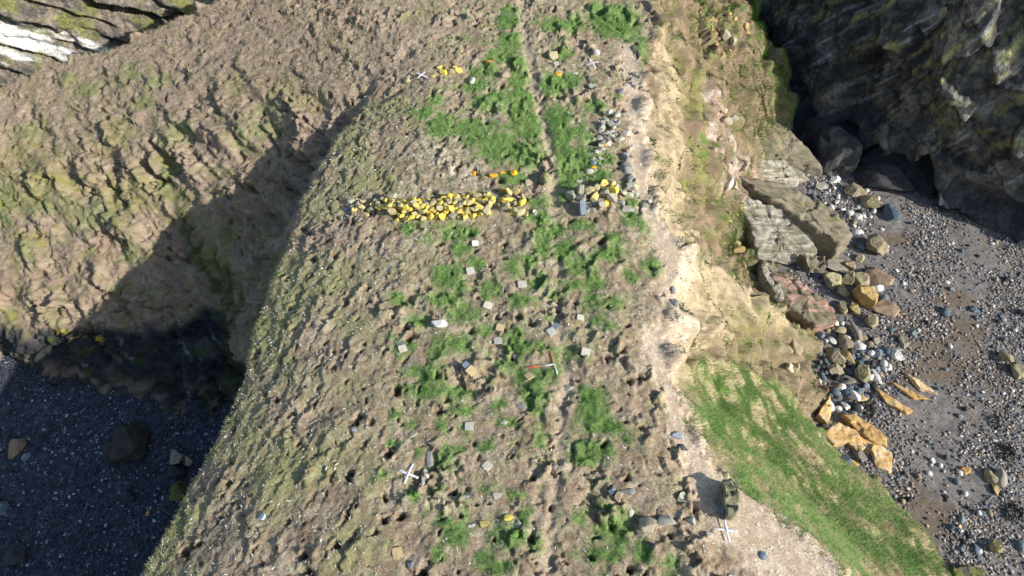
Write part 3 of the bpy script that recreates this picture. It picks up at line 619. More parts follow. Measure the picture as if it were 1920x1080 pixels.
# the dark cliff on the right: walks from far left to near right so that 'left' faces away -> list from right to left
def dark_disp(U, V):
    a = .35
    p = U*math.cos(a)+V*math.sin(a); q = -U*math.sin(a)+V*math.cos(a)
    wv = .5*fbm(U/1.5, V/1.5, 140, 3)
    f1, e1, _ = facet(p/6.5+wv*.4, q/4.6+wv*.4, 141); f2, e2, _ = facet(p/2.8+wv*.7, q/1.9+wv*.7, 143); f3, e3, _ = facet(p/1.0+wv, q/.7+wv, 147)
    d = 2.6*f1+.8*f2+.20*f3*sstep(-.2, .3, fbm(U/3, V/3, 148, 3))+.5*fbm(U/2.5, V/2.5, 145, 4)-.35*sstep(.06, 0, e1)-.12*sstep(.08, 0, e2)
    d += 1.2*sstep(2.6, 1.2, V+.6*fbm(U/2, V/2, 149))*sstep(25.5, 27.5, U)         # bench at the foot
    d -= 4.5*np.exp(-((U-CREV)/.8)**2)*sstep(9, 3, V)                  # black crevice
    return d
CREV = 24.3
def dark_col(U, V, z, d):
    a = fbm(U/2.2, V/2.2, 150, 5, .6); b = fbm(U/.5, V/.5, 151, 4, .6)
    pp_ = U*math.cos(.35)+V*math.sin(.35); qq_ = -U*math.sin(.35)+V*math.cos(.35); wv = .5*fbm(U/1.5, V/1.5, 140, 3)
    _, e2, k2 = facet(pp_/2.8+wv*.7, qq_/1.9+wv*.7, 143); _, e3, k3 = facet(pp_/1.0+wv, qq_/.7+wv, 147)
    q = U*.55-V*.85; p = U*.85+V*.55
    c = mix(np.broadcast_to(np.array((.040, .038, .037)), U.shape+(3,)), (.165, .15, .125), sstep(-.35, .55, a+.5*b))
    c = mix(c, (.32, .295, .25), sstep(.05, .4, fbm(U/4.5, V/3.2, 155, 4, .6))*.75*sstep(3.5, 7, V))
    st = fbm(p/.35, q/4.0, 152, 4, .6)
    c = mix(c, (.32, .31, .11), sstep(.0, .45, fbm(p/.9, q/2.6, 153, 4, .6)+.3*b)*.8*sstep(3, 6, V))
    c = mix(c, (.36, .36, .36), sstep(.18, .5, st+.3*a)*.7*sstep(2.0, 5, V))
    c = mix(c, (.28, .24, .05), sstep(.38, .55, fbm(p/.7, q/1.6, 154, 4, .6))*.6)
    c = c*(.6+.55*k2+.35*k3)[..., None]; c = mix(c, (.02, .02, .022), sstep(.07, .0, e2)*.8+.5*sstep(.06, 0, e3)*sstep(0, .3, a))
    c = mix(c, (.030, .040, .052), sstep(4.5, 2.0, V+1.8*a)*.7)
    return c
cliff('sea_cliff', [(56,27.5),(46,24.0),(39,23.8),(34,25.4),(27.5,29.4),(23.5,32.0),(21.6,34.2),(20.6,36.5),(19.0,40),(17,46),(14.5,53),(12,58)][::1], -11.0, 10.0,
      lambda U, V: .30*V+.0*U, .078, dark_disp, dark_col, lambda u: np.interp(u, [0, 13, 19, 23, 26, 30, 38, 60], [-6, -5.5, -2.8, -.3, 1.6, 4, 8, 8]))
# the far cliff behind the spur, top left: inclined beds streaked white
def far_disp(U, V):
    a = .50
    p = U*math.cos(a)+V*math.sin(a); q = -U*math.sin(a)+V*math.cos(a)
    wv = .4*fbm(U/2.5, V/2.5, 160, 3)
    f1, e1, _ = facet(p/6+wv, q/1.1+wv*.6, 161, .8, (0, -.9)); f2, e2, _ = facet(p/2.0+wv, q/.42+wv*.5, 163, .9, (0, -.8))
    return 1.1*f1+.42*f2+.35*fbm(U/1.2, V/1.2, 165, 4)-.3*sstep(.08, 0, e1)
def far_col(U, V, z, d):
    a_ = .50; p = U*math.cos(a_)+V*math.sin(a_); q = -U*math.sin(a_)+V*math.cos(a_)
    b = fbm(U/.6, V/.6, 170, 4, .6); a = fbm(p/3.5, q/.9, 171, 4, .6)
    c = mix(np.broadcast_to(np.array((.10, .088, .072)), U.shape+(3,)), (.26, .215, .165), sstep(-.4, .5, b+.5*a))
    c = mix(c, (.16, .175, .035), sstep(-.05, .3, fbm(p/2.2, q/1.1, 172, 4, .6))*.75)
    c = mix(c, (.27, .21, .145), sstep(19, 16, U+a)*.9)
    wm = sstep(19, 22, U)*sstep(-.10, .25, fbm(p/4, q/.7, 173, 4, .6)+.35-np.abs(q-WQ)/2.4)
    c = mix(c, (.72, .72, .69), wm*.9)
    c = mix(c, (.05, .05, .05), sstep(.12, .4, fbm(p/2.5, q/.35, 174, 4))*.75)
    return c
WQ = -10.2
cliff('far_cliff', [(-6,54.5),(-17,50.5),(-27,45.5),(-37,39),(-50,32)], -12.5, 12.0, lambda U, V: .55*V, .09, far_disp, far_col)

# ------------------------------------------------------------------ stones
def ico(sub):
    t = (1+5**.5)/2
    V = [(-1,t,0),(1,t,0),(-1,-t,0),(1,-t,0),(0,-1,t),(0,1,t),(0,-1,-t),(0,1,-t),(t,0,-1),(t,0,1),(-t,0,-1),(-t,0,1)]
    F = [(0,11,5),(0,5,1),(0,1,7),(0,7,10),(0,10,11),(1,5,9),(5,11,4),(11,10,2),(10,7,6),(7,1,8),(3,9,4),(3,4,2),(3,2,6),(3,6,8),(3,8,9),(4,9,5),(2,4,11),(6,2,10),(8,6,7),(9,8,1)]
    V = [np.array(v, float)/np.linalg.norm(v) for v in V]
    for _ in range(sub):
        cache = {}; G = []
        def mid(a, b):
            k = (min(a, b), max(a, b))
            if k not in cache:
                m = V[a]+V[b]; V.append(m/np.linalg.norm(m)); cache[k] = len(V)-1
            return cache[k]
        for a, b, c in F:
            x, y, z = mid(a, b), mid(b, c), mid(c, a); G += [(a, x, z), (b, y, x), (c, z, y), (x, y, z)]
        F = G
    return np.array(V), np.array(F)
ICO = {k: ico(k) for k in (0, 1, 2, 3, 4)}
def rock_geo(seed, sub=2, cuts=9, rough=.08, depth=(.45, .85)):
    r = np.random.default_rng(seed); V, F = ICO[sub]; V = V.copy()
    a = V@r.normal(size=(3, 3)); V *= 1+.12*np.sin(a[:, :1]*2+r.uniform(0, 6))
    for _ in range(cuts):
        n = r.normal(size=3); n /= np.linalg.norm(n); d = r.uniform(*depth)
        V -= np.clip(V@n-d, 0, None)[:, None]*n
    V += rough*.5*np.stack([fbm(V[:, 0]*2+seed, V[:, 1]*2+V[:, 2], 200+i, 3) for i in range(3)], -1)
    lo, hi = V.min(0), V.max(0); V = (V-(lo+hi)/2)/((hi-lo)/2)
    return V, F
ANG = [mesh_np('stone', *rock_geo(300+i, 3 if i < 6 else 2, 10, .10), smooth=False, link=False) for i in range(12)]
RND = [mesh_np('cobble', *rock_geo(400+i, 3, 3, .10, (.75, .95)), smooth=True, link=False) for i in range(8)]
BIG = [mesh_np('boulder', *rock_geo(500+i, 4, 13, .16, (.42, .85)), smooth=False, link=False) for i in range(8)]
for me in ANG+RND+BIG: me.materials.append(ST['grey'])
def stone(name, mesh, mat, loc, dims, rz=None, tilt=.25, label=None, cat='stone', group=None):
    o = bpy.data.objects.new(name, mesh); COL.objects.link(o)
    o.location = loc; o.scale = tuple(d/2 for d in dims)
    o.rotation_euler = (random.gauss(0, tilt), random.gauss(0, tilt), random.uniform(0, 6.28) if rz is None else rz)
    o.material_slots[0].link = 'OBJECT'; o.material_slots[0].material = ST[mat]
    return tag(o, label, cat, group)
def ground(x, y): return float(samp(VZ, x, y))
def gmax(x, y, r):
    return max(ground(x+a*r, y+b*r) for a in (-1, -.5, 0, .5, 1) for b in (-1, -.5, 0, .5, 1))
def gmean(x, y, r):
    return float(np.mean([ground(x+a*r, y+b*r) for a in (-1, 0, 1) for b in (-1, 0, 1)]))
def psize(px, py, w_, h_, z=0.):
    s = pxm(px, py, z); return w_/s, h_/s
def field_stone(px, py, w_, h_, mat, label, tall=.6, rz=0., group=None, mesh=None, sink=.36, name='stone', cat='stone', tilt=.15):
    p = at(px, py); a, b = psize(px, py, w_, h_, p[2]); h = min(a, b)*tall; z = gmean(p[0], p[1], min(a, b)*.3)
    return stone(name, mesh or random.choice(ANG), mat, (p[0], p[1], z+h*(.5-sink)), (a*1.12, b*1.12, h*1.1), rz, tilt, label, cat, group)

# ---- the long tumbled wall
WG = 'stones of the long tumbled wall'
def pile(poly, n, size, mats, zfun, dmin, label, group, cat='wall stone', zjit=.05, rzf=None):
    pw = poly_w(poly); lo, hi = pw.min(0), pw.max(0); out = []
    for _ in range(n*60):
        if len(out) >= n: break
        x = random.uniform(lo[0], hi[0]); y = random.uniform(lo[1], hi[1])
        if sdf(pw, np.array([x]), np.array([y]))[0] < 0: continue
        z = zfun(x, y); s = random.uniform(*size)
        if any((x-a)**2+(y-b)**2+(z-c)**2*1.3 < (dmin*(s+s2)/2/np.mean(size))**2 for a, b, c, s2 in out): continue
        out.append((x, y, z, s))
    for (x, y, z, s) in out:
        m = random.choices(list(mats), list(mats.values()))[0]
        lb = label[m] if isinstance(label, dict) else label
        stone('wall_stone', random.choice(ANG), m, (x, y, ground(x, y)+z+s*.22), (s*random.uniform(.95, 1.45), s*random.uniform(.75, 1.1), s*random.uniform(.6, .95)), random.gauss(.3, .6) if rzf is None else rzf(), .35, lb, cat, group)
    return out
wl1 = {'yellow': 'yellow lichen-covered stone in the heap of the long tumbled wall', 'yellowgrey': 'grey stone with patches of yellow lichen in the heap of the long tumbled wall'}
mid_y = un(820, 396, 0)[1]
hz = lambda x, y: max(0., .42*(1-abs(y-mid_y-.1)/.62))*random.choice((.35, 1., 1.)) if random.random() < .75 else 0.
pile([(728,392),(770,380),(830,374),(870,366),(920,364),(926,384),(918,404),(880,412),(800,414),(740,414)], 185, (.18, .36), {'yellow': 6, 'yellowgrey': 1.3}, hz, .19, wl1, WG)
pile([(936,372),(960,366),(986,372),(988,404),(965,406),(938,402)], 18, (.22, .42), {'yellow': 2, 'yellowgrey': 1}, lambda x, y: random.choice((0, 0, .2)), .25, 'lichened stone at the doorway end of the long tumbled wall, past its gap', 'stones at the doorway end of the long wall')
pile([(658,376),(706,378),(706,396),(660,396)], 13, (.17, .30), {'yellowgrey': 2, 'grey': 2}, lambda x, y: 0, .2, 'dull grey stone in the thin far left end of the long wall', 'stones at the far left end of the long wall')
pile([(706,380),(740,376),(742,398),(708,396)], 14, (.2, .34), {'yellowgrey': 2, 'yellow': 1}, lambda x, y: random.choice((0, .15)), .22, 'patchy yellow and grey stone where the long wall thins to the left', 'stones where the long wall thins')
# ---- wall to the right of the doorway
pile([(1086,358),(1120,352),(1152,352),(1154,380),(1130,392),(1110,398),(1094,398),(1086,378)], 19, (.28, .44), {'yellow': 1.2, 'yellowgrey': 2}, lambda x, y: random.choice((0, .22)), .30, 'grey and yellow stone in the squat wall stub right of the doorway', 'stones of the wall stub right of the doorway')
pile([(1142,352),(1190,352),(1196,368),(1160,364)], 11, (.16, .28), {'grey': 1}, lambda x, y: 0, .2, 'small grey stone in the thin row running right from the wall stub', 'small grey stones in the row beside the stub')
pile([(1092,386),(1140,378),(1142,392),(1100,400)], 6, (.2, .34), {'grey': 1, 'yellowgrey': 1}, lambda x, y: 0, .24, 'grey stone in the near skirt of the wall stub right of the doorway', 'skirt stones of the wall stub')
for q in ((1070,369,18,20,'yellowgrey','rounded yellow-grey stone standing at the right of the doorway',1.1),
          (1163,382,16,14,'grey','grey stone lying just right of the wall stub, left of two',.7),(1178,393,26,14,'grey','flat pale grey slab lying right of the wall stub',.5),
          (1207,384,14,12,'grey','small grey stone by the path right of the wall stub',.7),
          (1219,379,10,10,'pale','small pale stone touching the path edge right of the wall stub',.6),
          (1040,391,46,8,'tan','long flat threshold slab across the doorway',.5)):
    field_stone(*q[:6], tall=q[6])
# upright blue slate at the doorway
p = at(1091, 396)
def block(name, mat, loc, dims, rot, label=None, cat=None, group=None, parent=None, seed=0, sub=8, amp=.06):
    """a cut or split slab: subdivided box with chipped, uneven edges"""
    n = sub; g = np.linspace(-1, 1, n+1); V = []; F = []
    def face(fn):
        b = len(V)
        for j in range(n+1):
            for i in range(n+1): V.append(fn(g[i], g[j]))
        for j in range(n):
            for i in range(n): F.append((b+j*(n+1)+i, b+j*(n+1)+i+1, b+(j+1)*(n+1)+i+1, b+(j+1)*(n+1)+i))
    face(lambda a, b: (a, b, 1)); face(lambda a, b: (a, -b, -1)); face(lambda a, b: (a, -1, b)); face(lambda a, b: (-a, 1, b)); face(lambda a, b: (1, a, b)); face(lambda a, b: (-1, -a, b))
    V = np.array(V, float)
    for k in range(3):
        V[:, k] += amp*fbm(V[:, (k+1) % 3]*1.7+seed*3.1, V[:, (k+2) % 3]*1.7+V[:, k]+seed, 220+k, 3)
    r = np.linalg.norm(V, axis=1, keepdims=True); V *= 1-.06*sstep(1.45, 1.75, r)
    o = mesh_np(name, V*np.array(dims)/2, F, ST[mat] if isinstance(mat, str) else mat)
    o.location = loc; o.rotation_euler = rot
    if parent: o.parent = parent
    return tag(o, label, cat, group)
block('stone_post', 'slate', (p[0], p[1], ground(p[0], p[1])+.2), (.24, .62, .34), (.5, .1, .12), 'blue-grey slate block leaning at the doorway beside the wall stub', 'stone', seed=3)
# ---- right side of the enclosure: grey stones strung along the path
pile([(1122,284),(1124,240),(1136,216),(1160,210),(1162,226),(1150,262),(1138,276)], 26, (.2, .36), {'grey': 3, 'pale': 1}, lambda x, y: random.choice((0, 0, .15)), .23, 'grey stone in the tumbled row beside the worn path', 'grey stones of the row beside the path', cat='stone')
pile([(1150,128),(1196,132),(1204,168),(1186,166),(1150,142)], 12, (.2, .34), {'grey': 3, 'greytan': 2}, lambda x, y: -.06, .26, 'half sunk grey stone at the top of the path bend', 'half sunk stones at the path bend', cat='stone')
pile([(1096,338),(1104,300),(1122,284),(1130,300),(1114,340)], 9, (.16, .28), {'grey': 3, 'pale': 1}, lambda x, y: -.04, .3, 'small loose stone between the grey row and the wall stub', 'loose stones between row and stub', cat='stone')
pile([(1170,300),(1180,300),(1192,350),(1182,352)], 9, (.2, .34), {'grey': 3}, lambda x, y: 0, .24, 'grey stone in the kerb line beside the path below the bend', 'grey stones in the kerb line beside the path', cat='stone')
for q in ((1133,271,11,11,'gold','bright yellow stone at the near end of the grey row by the path',.8),(1174,254,16,12,'pale','smooth pale stone lying apart, nearest the path edge',.7),
          (1164,250,11,9,'grey','small grey stone left of the smooth pale stone by the path',.7),(1160,264,20,14,'pale','whitish flat stone below the smooth pale one by the path',.5),
          (1172,293,11,14,'slate','dark bluish stone set upright beside the path',.9),(1174,318,17,28,'grey','largest upright grey slab beside the path',.8),
          (1182,340,14,20,'grey','grey slab standing below the largest upright slab',.7),(1186,352,12,12,'grey','grey stone between the standing slab and the thin row',.7),
          (1141,341,12,20,'grey','tilted grey slab on the grass behind the wall stub',.8),(1105,321,16,12,'pale','pale stone on the grass inside the enclosure, nearer of two',.7),
          (1113,315,10,8,'gold','yellow-topped stone touching a pale stone inside the enclosure',.7),(1087,340,13,8,'pale','small whitish stone on the grass behind the doorway',.6),
          (1118,285,9,9,'pale','little whitish stone between the grey row and the two grass stones',.7),(1113,305,11,10,'slate','bluish stone in the grass below the grey row',.7),
          (1173,212,16,8,'grey','flat grey stone above the row beside the path',.5),(1190,140,12,12,'grey','grey stone at the top of the path bend',.7),
          (1162,172,16,12,'grey','grey stone half sunk left of the path bend',.6),(1112,163,20,14,'grey','grey stone half buried on the turf near the far right cross',.6),
          (1038,106,18,18,'yellowgrey','round greenish stone in the far turf above the orange stone',1.),(1043,120,12,14,'grey','dark grey stone just below the round greenish stone',.9),
          (1117,101,14,14,'pale','pointed pale stone just above the far right cross',1.1),(1046,140,13,8,'gold','bright orange-yellow stone right of the track in the far turf',.7),
          (918,118,13,9,'gold','bright orange-yellow stone left of the track in the far turf',.7),(1076,136,14,6,'pale','long pale stone in the turf right of the orange stone',.5),
          (947,145,16,16,'brown','upright brownish stone beside the far track',.9),(884,153,12,14,'pale','small pale stone in the far turf left of the track',.8),
          (945,358,18,10,'gold','yellow oval stone behind the long wall, above its gap',.6),
          (886,326,11,18,'gold','yellow long stone, leftmost of the row behind the long wall',.6),(910,332,12,7,'orange','flat dull orange stone, second in the row behind the long wall',.5),
          (926,330,16,9,'gold','broad yellow stone in the middle of the row behind the long wall',.6),(945,324,16,8,'gold','narrow slanting yellow stone, fourth of the row behind the long wall',.5),
          (963,326,13,13,'gold','chunky yellow stone, rightmost of the row behind the long wall',.8),
          (675,421,18,9,'yellow','pale yellow stone lying alone below the left end of the long wall',.6),(686,403,12,10,'yellowgrey','dull stone below the thin left end of the long wall',.6),
          (648,391,10,8,'slate','purplish grey stone left of the end of the long wall',.6),
          (491,968,15,15,'slate','blue-grey stone alone on the bare left flank',.8),(824,610,30,20,'white','big white rounded boulder on the turf',1.0),
          (830,678,10,10,'tan','',.5),(797,652,10,16,'gold','',.5),
          (806,858,14,34,'grey','long grey stone lying right of the near left cross',.5),(797,894,13,30,'pale','pointed pale stone touching the near left cross',.5),
          (775,815,18,14,'yellowgrey','greenish stone in the turf above the near left cross',.6),(812,832,18,9,'tan','small tan stone above the long grey stone',.5),
          (978,760,20,16,'grey','broken grey slab on the turf right of centre',.4),(945,791,13,9,'pale','pale pinkish stone right of the square lid below centre',.5),
          (932,932,16,12,'pale','pale triangular stone below the diamond-set lid',.5),(874,932,16,8,'slate','bluish flat stone left of the pale triangular stone',.5),
          (953,972,16,12,'yellow','yellow stone in the near turf, right of the yellow pair',.7),(908,984,18,12,'yellow','pair of yellow stones grown together in the near turf',.7),
          (884,985,16,8,'pale','whitish flat stone left of the yellow pair',.5),(970,982,14,16,'grey','grey pebbly stone right of the yellow stones',.7),
          (830,942,10,12,'yellowgrey','small lichened stone above the near turf patch',.7),
          (1250,975,36,20,'pale','large pale grey rock, right one of the near outcrop pair',.8),(1214,986,31,28,'tanpale','large tan rock, left one of the near outcrop pair',.8),
          (1184,962,10,18,'pale','thin pale stone between the outcrop pair and the broken rocks',.6),
          (1159,932,16,22,'brown','reddish brown stone among the broken near rocks',.7),(1176,924,26,12,'grey','flat grey stone topping the broken near rocks',.6),(1147,922,14,16,'slate','bluish stone at the left of the broken near rocks',.6),
          (1278,932,18,22,'grey','upright grey stone left of the path near the big leaning rock',.9),(1296,978,14,14,'pale','pale square stone left of the near right cross',.8),
          (1312,970,10,18,'tan','narrow upright tan stone near the near right cross',.8),(1341,938,11,10,'grey','small greenish stone in the shade of the big leaning rock',.7),
          (1356,960,8,18,'slate','bluish sliver of stone at the foot of the big leaning rock',.7),(1347,961,8,10,'tan','tan pebble-like stone at the foot of the big leaning rock',.7),
          (1430,1041,16,15,'slate','bluish oval stone on the bare near path',.5),(1330,1004,14,10,'pale','pale flat stone below the near right cross',.4),
          (770,1058,12,12,'slate','pale blue stone near the bottom lid',.5),(664,806,12,8,'slate','small bluish stone on the open flank',.5),
          (1262,541,11,16,'grey','upper upright stone in the old kerb by the bare scarp',.8),(1264,575,14,26,'grey','long grey stone in the old kerb by the bare scarp',.7),(1264,600,12,14,'grey','lowest stone in the old kerb by the bare scarp',.8),
          (1060,726,30,12,'pale','half buried pale ring of stone by the narrow track',.35),(968,664,12,14,'pale','pale stone left of the red and white rods',.7),
          (1269,816,22,14,'slate','dark stone on the path edge above the big leaning rock',.7),(1279,838,18,14,'dark','blackish broken stone on the path edge',.7)):
    if q[5]: field_stone(*q[:6], tall=q[6], mesh=random.choice(RND) if 'oval' in q[5] else None)

# ---- yellow row under the far left cross
for q in ((763,152,12,14),(824,126,10,14),(831,136,14,12),(847,134,16,12),(860,133,14,12),(818,140,14,8),(838,127,9,8),(853,127,9,7),(812,143,10,6)):
    field_stone(*q, 'yellow', 'yellow lichened stone in the short row beside the far left cross', .8, group='yellow stones beside the far left cross')

# ---- rocks jutting from the right-hand slope
def slope_rocks(poly, n, size, mats, label, group, dmin):
    out = []; xs = [q[0] for q in poly]; ys = [q[1] for q in poly]; pp = np.array(poly, float)
    for _ in range(n*30):
        if len(out) >= n: break
        px, py = random.uniform(min(xs), max(xs)), random.uniform(min(ys), max(ys))
        if sdf(pp, np.array([px]), np.array([py]))[0] < 0: continue
        p = at(px, py); s = random.uniform(*size)*random.choice((.6, .8, 1, 1.3))
        if any(np.linalg.norm(p-q) < dmin for q in out): continue
        out.append(p); m = random.choices(list(mats), list(mats.values()))[0]
        stone('rock', random.choice(ANG), m, (p[0], p[1], ground(p[0], p[1])+.02), (s*random.uniform(.9, 1.5), s*random.uniform(.7, 1.1), s*random.uniform(.6, 1)), None, .6, label, 'rock', group)
slope_rocks([(1300,30),(1400,20),(1420,110),(1340,130)], 16, (.22, .5), {'orange': 2, 'ochre': 2, 'tanpale': 1}, 'ochre rock jutting from the top of the right-hand slope', 'rocks at the top of the right-hand slope', .55)
slope_rocks([(1322,180),(1365,200),(1440,360),(1400,400),(1340,320)], 26, (.22, .6), {'tanpale': 2, 'pale': 2, 'brown': 1.2}, 'pale or brown rock in the broken band above the bedded slabs', 'rocks in the broken band of the right-hand slope', .5)
slope_rocks([(1335,400),(1390,390),(1410,490),(1360,480)], 12, (.25, .6), {'tan': 2, 'ochre': 1, 'olive': 1}, 'rock among the dark plants of the gully above the red-topped slab', 'rocks in the plant gully', .5)
slope_rocks([(1450,650),(1530,655),(1535,820),(1490,770)], 18, (.22, .6), {'tan': 2, 'brown': 2, 'tanpale': 1}, 'brown rock in the crag between the grass slope and the cobbles', 'rocks of the crag by the cobbles', .5)

# ------------------------------------------------------------------ burrow lids
LID = {'cream': mat_plain('cream_tile', (.56, .51, .41), .8), 'tan': mat_plain('tan_tile', (.50, .38, .20), .8), 'grey': mat_plain('grey_tile', (.52, .49, .42), .8), 'slate': mat_plain('slate_tile', (.17, .20, .25), .6), 'white': mat_plain('white_tile', (.74, .73, .70), .6)}
def lid(px, py, s, rz, m, label, under=None):
    p = at(px, py); a = s/pxm(px, py, p[2]); t = empty('burrow_lid', (p[0], p[1], gmax(p[0], p[1], a*.3)-.005), rz)
    t.rotation_euler = (random.gauss(0, .10), random.gauss(0, .10), rz)
    tag(t, label, 'burrow lid', 'square lids over nest burrows')
    block('slab', LID[m], (0, 0, .02), (a, a*1.02, .045), (0, 0, 0), parent=t, seed=px, sub=6, amp=.05)
    if under:
        q = at(under[0], under[1]); d = Vector((q[0]-p[0], q[1]-p[1], 0)); d.rotate(Euler((0, 0, -rz)))
        block('base_slab', LID['slate'], (d.x, d.y, -.02), (a*.95, a*.75, .03), (0, 0, under[2]), parent=t, seed=py, sub=6, amp=.05)
lid(882,508,15,.15,'grey','grey square lid on the turf, farther left of the upper pair')
lid(979,533,16,.1,'cream','cream square lid on bare soil, right of the upper pair')
lid(915,573,16,-.35,'cream','cream square lid set askew above the tan and slate lid')
lid(938,615,15,-.2,'tan','tan square lid with a slate edge behind it, in the middle of the plot',(950,607,.3))
lid(1034,623,15,.55,'grey','grey square lid with a dark slate corner, right of the plot',(1041,613,.2))
lid(934,638,15,.05,'grey','pale grey square lid beside the big green tuft')
lid(1088,598,13,-.15,'cream','small pale lid farthest right in the plot, upper one')
lid(1098,663,16,-.25,'cream','pale square lid right of the rods')
lid(755,654,15,.35,'cream','cream lid with blue slate behind it, farthest left in the plot',(751,643,.1))
lid(884,701,17,-.75,'tan','tan lid turned cornerwise with a blue corner showing',(876,692,.1))
lid(992,706,15,.6,'tan','tan lid on green turf just below the rods',(999,699,.2))
lid(880,800,16,0,'grey','greyish square lid beside a patch of fresh soil')
lid(914,874,16,-.8,'cream','pale lid turned like a diamond below the plot')
lid(745,1036,18,.15,'tan','tan square lid near the bottom edge of the headland')
lid(891,457,12,.1,'white','small whitish lid nearest below the long wall')
lid(801,652,0.1,0,'tan','x') if False else None
# white cup-like tin by the wall end
def tin():
    p = at(1002, 403); n = 20; V = []; F = []
    prof = [(.0,.0),(.085,.0),(.09,.02),(.09,.13),(.096,.135),(.096,.145),(.08,.145),(.078,.03),(.0,.03)]
    for r, z in prof:
        for i in range(n): V.append((r*math.cos(6.2832*i/n), r*math.sin(6.2832*i/n), z))
    for k in range(len(prof)-1):
        for i in range(n): F.append((k*n+i, k*n+(i+1) % n, (k+1)*n+(i+1) % n, (k+1)*n+i))
    o = mesh_np('pot', V, F, LID['white'], smooth=True); o.location = (p[0], p[1], ground(p[0], p[1])+.01); o.rotation_euler = (.1, .15, 0)
    tag(o, 'small white pot standing at the doorway end of the long wall', 'pot')
tin()
# ------------------------------------------------------------------ survey crosses and ranging rods
M_WHITE = mat_plain('white_board', (.78, .78, .80), .5); M_RED = mat_plain('red_paint', (.62, .085, .04), .5); M_BLK = mat_plain('black_print', (.05, .05, .05), .6)
def cross(a0, a1, b0, b1, label):
    """two white strips laid across each other, ends given in the photo"""
    A = [np.array(at(*q)) for q in (a0, a1, b0, b1)]; c = (A[0]+A[1]+A[2]+A[3])/4
    z = max(gmax(c[0], c[1], .3), c[2])
    t = empty('survey_cross', (c[0], c[1], z)); tag(t, label, 'survey marker', 'white survey crosses')
    for k, (u, v) in enumerate(((A[0], A[1]), (A[2], A[3]))):
        d = v-u; L = float(np.hypot(d[0], d[1])); m = (u+v)/2-c; an = math.atan2(d[1], d[0]); n = 12; V = []; F = []; h = .0
        for i in range(n+1):
            s = i/n-.5; y = .036; zz = .012*k*1.0-.03*(abs(s)*2)**2*.6
            for (yy, dz) in ((-y, 0), (y, 0), (y, .008), (-y, .008)): V.append((s*L, yy, zz+dz))
        for i in range(n):
            for j in range(4): F.append((i*4+j, (i+1)*4+j, (i+1)*4+(j+1) % 4, i*4+(j+1) % 4))
        F += [(0, 1, 2, 3), (n*4+3, n*4+2, n*4+1, n*4)]
        o = mesh_np('strip', V, F, M_WHITE, parent=t); o.location = (m[0], m[1], .012); o.rotation_euler = (0, 0, an)
        # printed tick marks near the strip ends
        TV = []; TF = []
        for e in (-1, 1):
            for q in range(5):
                x = e*(L*.5-.03-q*.022); zt = .012*k-.03*(abs(x/L)*2)**2*.6+.0095; b = len(TV)
                TV += [(x-.003, -.03, zt), (x+.003, -.03, zt), (x+.003, .0, zt), (x-.003, .0, zt)]; TF.append((b, b+1, b+2, b+3))
        g = mesh_np('scale_marks', TV, TF, M_BLK, parent=o)
cross((747,882), (784,896), (774,870), (758,907), 'white survey cross beside two pale stones on the near left')
cross((1338,990), (1382,998), (1357,974), (1367,1017), 'white survey cross on bare ground by the big leaning rock')
cross((779,140), (803,147), (797,136), (783,152), 'white survey cross beside the short yellow row in the distance')
cross((1099,123), (1122,116), (1104,110), (1117,129), 'white survey cross near the pointed pale stone in the distance')
def rod(p0, p1, label):
    a, b = np.array(at(*p0)), np.array(at(*p1)); d = b-a; L = float(np.hypot(d[0], d[1])); c = (a+b)/2; z = max(ground(c[0], c[1]), c[2])+.05
    t = empty('ranging_rod', (a[0], a[1], z), math.atan2(d[1], d[0])); tag(t, label, 'ranging rod')
    for nm, x0, x1, m in (('red_section', 0, L*.5, M_RED), ('white_section', L*.5, L, M_WHITE)):
        n = 10; V = []; F = []; R = .019
        for x, r in ((x0, R), (x1, R)):
            for i in range(n): V.append((x, r*math.cos(6.2832*i/n), r*math.sin(6.2832*i/n)))
        for i in range(n): F.append((i, (i+1) % n, n+(i+1) % n, n+i))
        k = len(V); V += [(x0-(.04 if x0 == 0 else 0), 0, 0), (x1, 0, 0)]
        for i in range(n): F += [(k, (i+1) % n, i, i), (k+1, n+i, n+(i+1) % n, n+(i+1) % n)]
        F4 = [f for f in F if len(set(f)) == 4]; F3 = [tuple(dict.fromkeys(f)) for f in F if len(set(f)) == 3]
        tri = [(f[0], f[1], f[2]) for f in F4]+[(f[0], f[2], f[3]) for f in F4]+F3
        mesh_np(nm, V, np.array(tri), m, smooth=False, parent=t)
rod((988,691), (1041,684), 'red and white rod lying across, ending at the middle of the other rod')
rod((1031,661), (1045,703), 'red and white rod lying lengthwise at the right of its pair')

